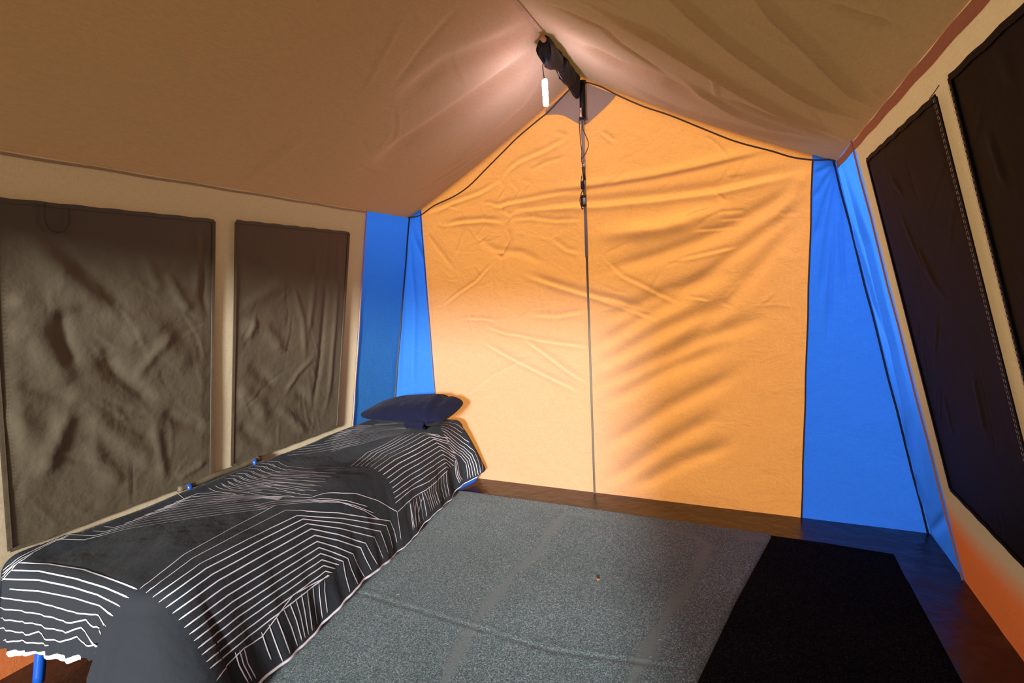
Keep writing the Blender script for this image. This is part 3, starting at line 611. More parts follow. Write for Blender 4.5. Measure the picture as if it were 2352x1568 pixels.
# ------------------------------------------------------------------ window flaps (part of the setting)
def wpt(side, y, z, lift):
    if side == 'left': return Vector((xl(z), y, z))+NL*lift
    return Vector((xr(z), y, z))+NR*lift
def flap(idx, side, y0, y1, z0, z1, mat, lab, stitch, skew=0.0):
    o, _, _ = wall_side('window_%d' % idx, side, y0, y1, z0, z1, .0085, mat, lift=.014, fold=.62, wave=.004, seed=20+idx)
    tag(o, kind='structure', label=lab)
    S = SL if side == 'left' else SR
    w = .014
    for (a, b, sd) in (((y0, z0), (y0, z1), Vector((0, 1, 0))), ((y1, z0), (y1, z1), Vector((0, 1, 0))), ((y0, z1), (y1, z1), S), ((y0, z0), (y1, z0), S)):
        path = []
        for k in range(25):
            t = k/24; path.append(wpt(side, a[0]+(b[0]-a[0])*t, a[1]+(b[1]-a[1])*t+.0015*math.sin(k*1.7+idx), .017))
        ribbon('binding', path, w, .003, sd, mat, o)
    # double rows of stitches along the upright bindings
    V = []; F = []
    for yy in (y0, y1):
        for off in (-.005, .004):
            zz = z0+.01
            while zz < z1-.01:
                for (dy, dz) in ((-.0011, 0), (.0011, 0), (.0011, .0085), (-.0011, .0085)):
                    V.append(wpt(side, yy+off+dy, zz+dz, .0212))
                F.append(tuple(range(len(V)-4, len(V)))); zz += .0135
    st = link('stitching', mesh_from('stitching', V, F), M['thread'] if stitch else M['seam'], o, smooth=False); st['kind'] = 'stuff'
    return o
w1 = flap(1, 'left', .765, 1.487, .478, 1.624, M['flap'], 'large dark brown window flap near the foot of the bed', False)
w2 = flap(2, 'left', 1.592, 2.305, .484, 1.632, M['flap'], 'narrower looking dark brown window flap beside the blue corner', False)
w3 = flap(3, 'right', 1.545, 2.27, .455, 1.664, M['flap_shaded'], 'window flap coloured black for shade, on the right wall nearest the corner', True)
w4 = flap(4, 'right', .60, 1.45, .455, 1.675, M['flap_shaded'], 'window flap coloured black for shade, at the right edge of the view', True)
tube('pull_loop', smooth_path([wpt('left', y, z, .026) for y, z in ((.906, 1.627), (.902, 1.58), (.915, 1.545), (.945, 1.54), (.966, 1.565), (.968, 1.615))], 5), .0022, M['binding'], w1, 6)
tube('gathering_cord', smooth_path([wpt('right', y, z, .03) for y, z in ((1.47, 1.672), (1.50, 1.668), (1.54, 1.664))], 4), .0012, M['seam'], w3, 5)
# rolled hem hanging under the left flaps behind the bed
tube('rolled_hem', smooth_path([wpt('left', y, .468+.002*math.sin(y*30), .02) for y in np.linspace(1.33, 1.75, 8)], 4), .014, M['flap'], wl, 8)

# ------------------------------------------------------------------ carpets
def seg_dist(U, V, pts):
    P = np.array(pts); b = np.full(U.shape, 1e9)
    for k in range(len(P)-1):
        d = P[k+1]-P[k]; t = np.clip(((U-P[k, 0])*d[0]+(V-P[k, 1])*d[1])/(d@d), 0, 1)
        b = np.minimum(b, np.hypot(U-P[k, 0]-t*d[0], V-P[k, 1]-t*d[1]))
    return b
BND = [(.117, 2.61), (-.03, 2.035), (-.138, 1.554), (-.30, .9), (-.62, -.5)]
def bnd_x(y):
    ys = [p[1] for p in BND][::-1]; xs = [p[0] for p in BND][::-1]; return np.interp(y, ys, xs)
SCUFF = [[(-0.90, 2.56), (-0.917, 2.315), (-0.895, 2.078), (-0.933, 1.912), (-0.936, 1.743), (-0.939, 1.595), (-0.927, 1.47), (-0.894, 1.268)],
         [(-0.879, 2.545), (-0.662, 2.555), (-0.431, 2.55), (-0.212, 2.501), (-0.147, 2.414)],
         [(-0.158, 2.432), (-0.186, 2.172), (-0.248, 1.928), (-0.288, 1.753), (-0.309, 1.607), (-0.329, 1.482)], [(0.0, 2.56), (.08, 2.58)]]
def carpet(name, xa, xb, ya, yb_, mat, nu, nv, thick):
    """xa, xb functions of y"""
    ys = np.linspace(ya, yb_, nv)
    U = np.linspace(0, 1, nu)[:, None]; Yv = np.broadcast_to(ys[None, :], (nu, nv)).copy()
    back = yb_-.03*np.clip((U-.45), 0, 1)          # the far edge runs slightly askew
    Yv = ya+(Yv-ya)/(yb_-ya)*(back-ya)
    X = xa(Yv)+(xb(Yv)-xa(Yv))*U
    Z = thick+waves(X, Yv, 33, .002, 4, 12)
    sd = seg_dist(X, Yv, [(-1.5, 1.56), (-1.324, 1.552), (-0.983, 1.536), (-0.612, 1.521), (-0.365, 1.564), (-0.10, 1.61)])
    Z = Z - .0018*np.exp(-(sd/.006)**2)+.0008*np.exp(-((sd-.02)/.015)**2)
    e = np.clip(np.minimum(np.minimum(X-xa(Yv), xb(Yv)-X), back-Yv)/.012, 0, 1)
    Z = .001+(Z-.001)*np.sqrt(e)
    me = grid_mesh(name, np.stack([X, Yv, Z], -1), nu, nv)
    sc = np.zeros_like(X)
    for i, pl in enumerate(SCUFF):
        wob = .016+.008*np.sin(Yv*19+i)
        sc = np.maximum(sc, np.exp(-(seg_dist(X, Yv, pl)/wob)**2*.7))
    float_attr(me, 'scuff', np.clip(sc*1.1, 0, .85))
    return link(name, me, mat)
cg = carpet('carpet', lambda y: np.full_like(y, -1.80), lambda y: bnd_x(y), YF+.05, 2.665, M['carpet'], 280, 360, .007)
tag(cg, 'grey-blue flecked carpet covering the floor beside the bed', 'carpet')
cd = carpet('carpet', lambda y: bnd_x(y)+.002, lambda y: .605-.0*y, YF+.05, 2.635, M['dark_area'], 90, 200, .007)  # dark area of the floor, added as a made-up second carpet
tag(cd, 'dark area at the right of the floor, built as a made-up black carpet piece', 'carpet')
# bits lying on the carpet
def crumb():
    bm = bmesh.new(); bmesh.ops.create_icosphere(bm, subdivisions=2, radius=1)
    for v in bm.verts:
        k = 1+.35*math.sin(v.co.x*5+1)*math.cos(v.co.y*4); v.co = Vector((v.co.x*.008*k, v.co.y*.006*k, v.co.z*.0025))
    me = bpy.data.meshes.new('dry_leaf'); bm.to_mesh(me); bm.free(); return me
o = link('dry_leaf', crumb(), M['crumb']); o.location = (-.568, 1.985, .0115); o.rotation_euler = (.1, .1, .6)
tag(o, 'tiny rust-orange scrap lying in the middle of the grey carpet', 'debris')
def straws():
    V = []; F = []
    r = random.Random(3)
    for _ in range(60):
        x = r.uniform(-1.4, .0); y = r.uniform(1.25, 2.55); a = r.uniform(0, PI); l = r.uniform(.003, .009); w = .0007
        if x > bnd_x(y)-.02: continue
        dx, dy = math.cos(a)*l, math.sin(a)*l; nx, ny = -math.sin(a)*w, math.cos(a)*w; b = len(V); z = .0105
        V += [(x-dx-nx, y-dy-ny, z), (x+dx-nx, y+dy-ny, z), (x+dx+nx, y+dy+ny, z+.0006), (x-dx+nx, y-dy+ny, z+.0006)]; F.append((b, b+1, b+2, b+3))
    return mesh_from('straw_bits', V, F)
o = link('straw_bits', straws(), M['straw'], smooth=False); tag(o, 'tiny pale straw flecks scattered over the grey carpet', 'debris', kind='stuff')

# ------------------------------------------------------------------ camp bed
bed = empty('camp_bed', (-1.93, 1.78, 0))
tag(bed, 'low camp bed on blue steel tube legs beside the left wall', 'bed')
def xedge(y): return -1.585-.055*(y-1.7)
rail = [(xedge(2.78)-.09, 2.74, .33), (xedge(.86)-.07, .86, .33)]
tube('side_rail', [rail[0], rail[1]], .014, M['bluepaint'], bed, 12)
tube('side_rail', [(-2.20, 2.80, .33), (-2.16, .86, .33)], .014, M['bluepaint'], bed, 12)
tube('end_rail', [(-2.20, 2.74, .33), (xedge(2.78)-.09, 2.74, .33)], .014, M['bluepaint'], bed, 12)
tube('end_rail', [(-2.16, .86, .33), (xedge(.86)-.07, .86, .33)], .014, M['bluepaint'], bed, 12)
def uleg(pa, pb, ztop, foot=.0155, outa=(0, 0), outb=(0, 0)):
    a = Vector(pa); b = Vector(pb); d = (b-a).normalized(); r = .07; pts = [Vector((a.x+outa[0], a.y+outa[1], ztop))]
    for k in range(7):
        t = k/6*PI/2; pts.append(Vector((a.x, a.y, foot))+d*(r-r*math.cos(t))+Vector((0, 0, r-r*math.sin(t))))
    for k in range(7):
        t = PI/2-k/6*PI/2; pts.append(Vector((b.x, b.y, foot))-d*(r-r*math.cos(t))+Vector((0, 0, r-r*math.sin(t))))
    pts.append(Vector((b.x+outb[0], b.y+outb[1], ztop)))
    l = tube('leg', pts, .0155, M['bluepaint'], bed, 14); return l
uleg((-1.595, 2.82, 0), (-1.70, 2.50, 0), .33, .024, (-.10, -.06), (-.05, 0))       # far foot, seen past the hem
uleg((-2.24, 2.82, 0), (-2.24, 2.50, 0), .33, .024)
uleg((-1.565, 1.85, 0), (-1.54, 1.66, 0), .33, .024, (-.12, .05), (-.14, -.05))   # middle foot
uleg((-2.19, 1.90, 0), (-2.19, 1.66, 0), .33, .024, (0, .1), (0, -.1))
tube('leg', smooth_path([(-2.165, .80, .33), (-2.185, .775, .15), (-2.20, .757, .02)], 5), .0165, M['bluepaint'], bed, 14)
tube('leg', smooth_path([(-1.58, .92, .33), (-1.58, .92, .15), (-1.58, .92, .018)], 5), .0155, M['bluepaint'], bed, 14)
for y in (1.374, 1.709):
    tube('frame_end', [(-2.245, y, .33), (-2.258, y, .46), (-2.262, y, .474)], .0115, M['bluepaint'], bed, 12)
soft_box('mattress', (-1.93, 1.81, .36), (.56, 1.86, .06), M['mattress'], bed, .03)
ribbon('strap', [(-1.83, .80, .33), (-1.80, .775, .27), (-1.80, .76, .2), (-1.815, .745, .12), (-1.85, .73, .03)], .045, .003, Vector((1, .2, 0)), M['strap'], bed)

# ------------------------------------------------------------------ bedspread
def outline():
    """closed walk round the bed top: wall side far -> far end -> right side -> near end -> wall side near.
       returns list of (x, y, outward normal xy)"""
    pts = []
    def seg(a, b, n, e=False):
        for k in range(n+(1 if e else 0)):
            t = k/n; pts.append((a[0]+(b[0]-a[0])*t, a[1]+(b[1]-a[1])*t))
    def arc(c, r, a0, a1, n):
        for k in range(n):
            a = math.radians(a0+(a1-a0)*k/n); pts.append((c[0]+r*math.cos(a), c[1]+r*math.sin(a)))
    rf, rn = .07, .13
    yf_, yn = 2.80, .785
    xf, xn = xedge(yf_), xedge(yn)
    seg((-2.27, yf_), (xf-rf, yf_), 34)
    arc((xf-rf, yf_-rf), rf, 90, 0, 14)
    seg((xf, yf_-rf), (xn, yn+rn), 190)
    arc((xn-rn, yn+rn), rn, 0, -90, 34)
    seg((xn-rn, yn), (-2.315, yn-.05), 50, True)
    return np.array(pts)
OUT = outline(); NS = len(OUT)
tan = np.gradient(OUT, axis=0); tan /= np.hypot(*tan.T)[:, None]
NRM = np.stack([-tan[:, 1], tan[:, 0]], -1)     # outward
for i in range(NS):                             # make sure it points away from the bed
    c = np.array([-1.95, min(max(OUT[i, 1], 1.0), 2.6)])
    if (OUT[i]-c)@NRM[i] < 0: NRM[i] *= -1
arc_s = np.concatenate([[0], np.cumsum(np.hypot(*(OUT[1:]-OUT[:-1]).T))])
NT, NK = 46, 40
def top_z(x, y):
    z = .435+0*x
    z = z+.022*np.exp(-((y-1.62)/.20)**2)*np.exp(-((x+1.72)/.22)**2)
    z = z-.018*np.exp(-((y-2.02)/.17)**2)*np.exp(-((x+1.85)/.3)**2)
    z = z+.022*np.exp(-((y-2.42)/.22)**2)*np.exp(-((x+1.72)/.22)**2)
    z = z+.020*np.exp(-((y-1.05)/.25)**2)*np.exp(-((x+1.75)/.25)**2)
    z = z+.025*np.clip((-2.17-x)/.09, 0, 1)+waves(x*1.6, y, 41, .006, 6, 22, 18)
    return z
def cover_surface():
    P = np.zeros((NS, NT+NK, 3)); rr = .055
    ynear = OUT[:, 1] < .80+.135
    for i in range(NS):
        ex, ey = OUT[i]; nx, ny = NRM[i]; s = arc_s[i]
        sp = np.array([-2.262+.02, min(max(ey, .95), 2.7)])
        # top
        for j in range(NT):
            t = j/NT; tt_ = t
            x = sp[0]+(ex-nx*rr-sp[0])*tt_; y = sp[1]+(ey-ny*rr-sp[1])*tt_
            P[i, j] = (x, y, 0)
        P[i, :NT, 2] = top_z(P[i, :NT, 0], P[i, :NT, 1])
        zt = float(top_z(np.array([ex-nx*rr]), np.array([ey-ny*rr]))[0])
        # hem height and flare by where we are on the walk
        yy = ey
        far = math.exp(-((s-(arc_s[34]+.06))/.10)**2)            # far right corner
        cn = math.exp(-((s-arc_s[34+14+190+17])/.16)**2)          # near right corner
        side = 1 if 48 <= i < 238 else 0
        if i < 34: zh, fl = .10, .03
        elif i < 48: zh, fl = .095, .03+.10*far
        elif i < 238:
            q = (ey-.93)/(2.73-.93)
            zh = .030+.06*far+.03*math.exp(-((ey-2.62)/.09)**2)+.010*math.sin(ey*9); fl = .10-.075*q+.09*far-.02*math.exp(-((ey-2.55)/.06)**2)
        elif i < 272: zh, fl = .02, .14
        else:
            q = (i-272)/50; zh = .235-.095*q+.0*q; zh = .02+(zh-.02)*min(1, max(0, (q-.02)/.06)); fl = .14+(.02-.14)*min(1, q/.18)
        if 238 <= i < 272:
            fl = .13+.06*math.sin((i-238)/34*PI)
        fold = 0.0
        # vertical drape ripples on the hanging part
        rp = .004*math.sin(s*23+1.0)+.003*math.sin(s*47+2)+.0015*math.sin(s*90)
        if i >= 272: rp = .005*math.sin(s*60)+.004*math.sin(s*113+1)
        if 225 < i < 275: rp = .012*math.sin(s*26+.4)+.005*math.sin(s*47+2)+.002*math.sin(s*83)
        for k in range(NK):
            t = (k+1)/NK
            # quarter-round edge then hanging cloth
            la = rr*PI/2; L = la+(zt-rr-zh); l = t*L
            if l < la:
                a = l/rr; o_ = -rr+rr*math.sin(a); z = zt-rr+rr*math.cos(a); dr = 0
            else:
                d = (l-la)/(zt-rr-zh); o_ = fl*(d**.85); z = (zt-rr)-(zt-rr-zh)*d; dr = d
            o_ += rp*dr
            P[i, NT+k] = (ex+nx*o_, ey+ny*o_, z)
    # small cloth wrinkles over everything
    X, Y, Z = P[..., 0], P[..., 1], P[..., 2]
    wr0 = waves(X*1.0+Z*.8, Y, 51, .010, 18, 60, 30)
    P[..., 2] += wr0*np.clip(1-np.abs(Z-.44)/.12, .15, 1)*.8
    P[:, NT:, 0] += NRM[:, None, 0]*wr0[:, NT:]*.8; P[:, NT:, 1] += NRM[:, None, 1]*wr0[:, NT:]*.8
    # never through the walls
    X = P[..., 0]; zz = P[..., 2]
    P[..., 0] = np.maximum(X, -2.38+.194*zz+.03); P[..., 1] = np.minimum(P[..., 1], YB-.02)
    P[..., 2] = np.maximum(P[..., 2], .014)
    return P
CP = cover_surface()
cov = link('bedspread', grid_mesh('bedspread', CP, NS, NT+NK), M['cover'])
tag(cov, 'charcoal bedspread printed with white zigzag lines, draped over the camp bed', 'bedspread')
cov_me = cov.data
sm_ = cov.modifiers.new('thickness', 'SOLIDIFY'); sm_.thickness = .004; sm_.offset = -1

# white piping along the hem, white lining showing at the near end
hem = [Vector(CP[i, -1]) for i in range(48, NS)]
V, F = tube_geo([p+Vector((0, 0, -.001)) for p in hem[:195]], [.0055 if p.y < 1.8 else .003 for p in hem[:195]], 6)
pipe = link('piping', mesh_from('piping', V, F), M['print'], cov); pipe['label'] = 'white piped hem'
lin = []
for i in range(288, NS-3):
    p = Vector(CP[i, -1]); n = Vector((NRM[i][0], NRM[i][1], 0)); q = (i-288)/(NS-291)
    hh = .006+.016*abs(math.sin(q*PI*1.5+.3))*(.7+.3*math.sin(q*9))
    lin += [p-n*.004+Vector((0, 0, .01)), p+n*(.004+.002*math.sin(i))-Vector((0, 0, hh*.4)), p-n*.001-Vector((0, 0, hh))]
lo = link('lining', grid_mesh('lining', lin, len(lin)//3, 3), M['lining'], cov); lo['label'] = 'white lining edge'

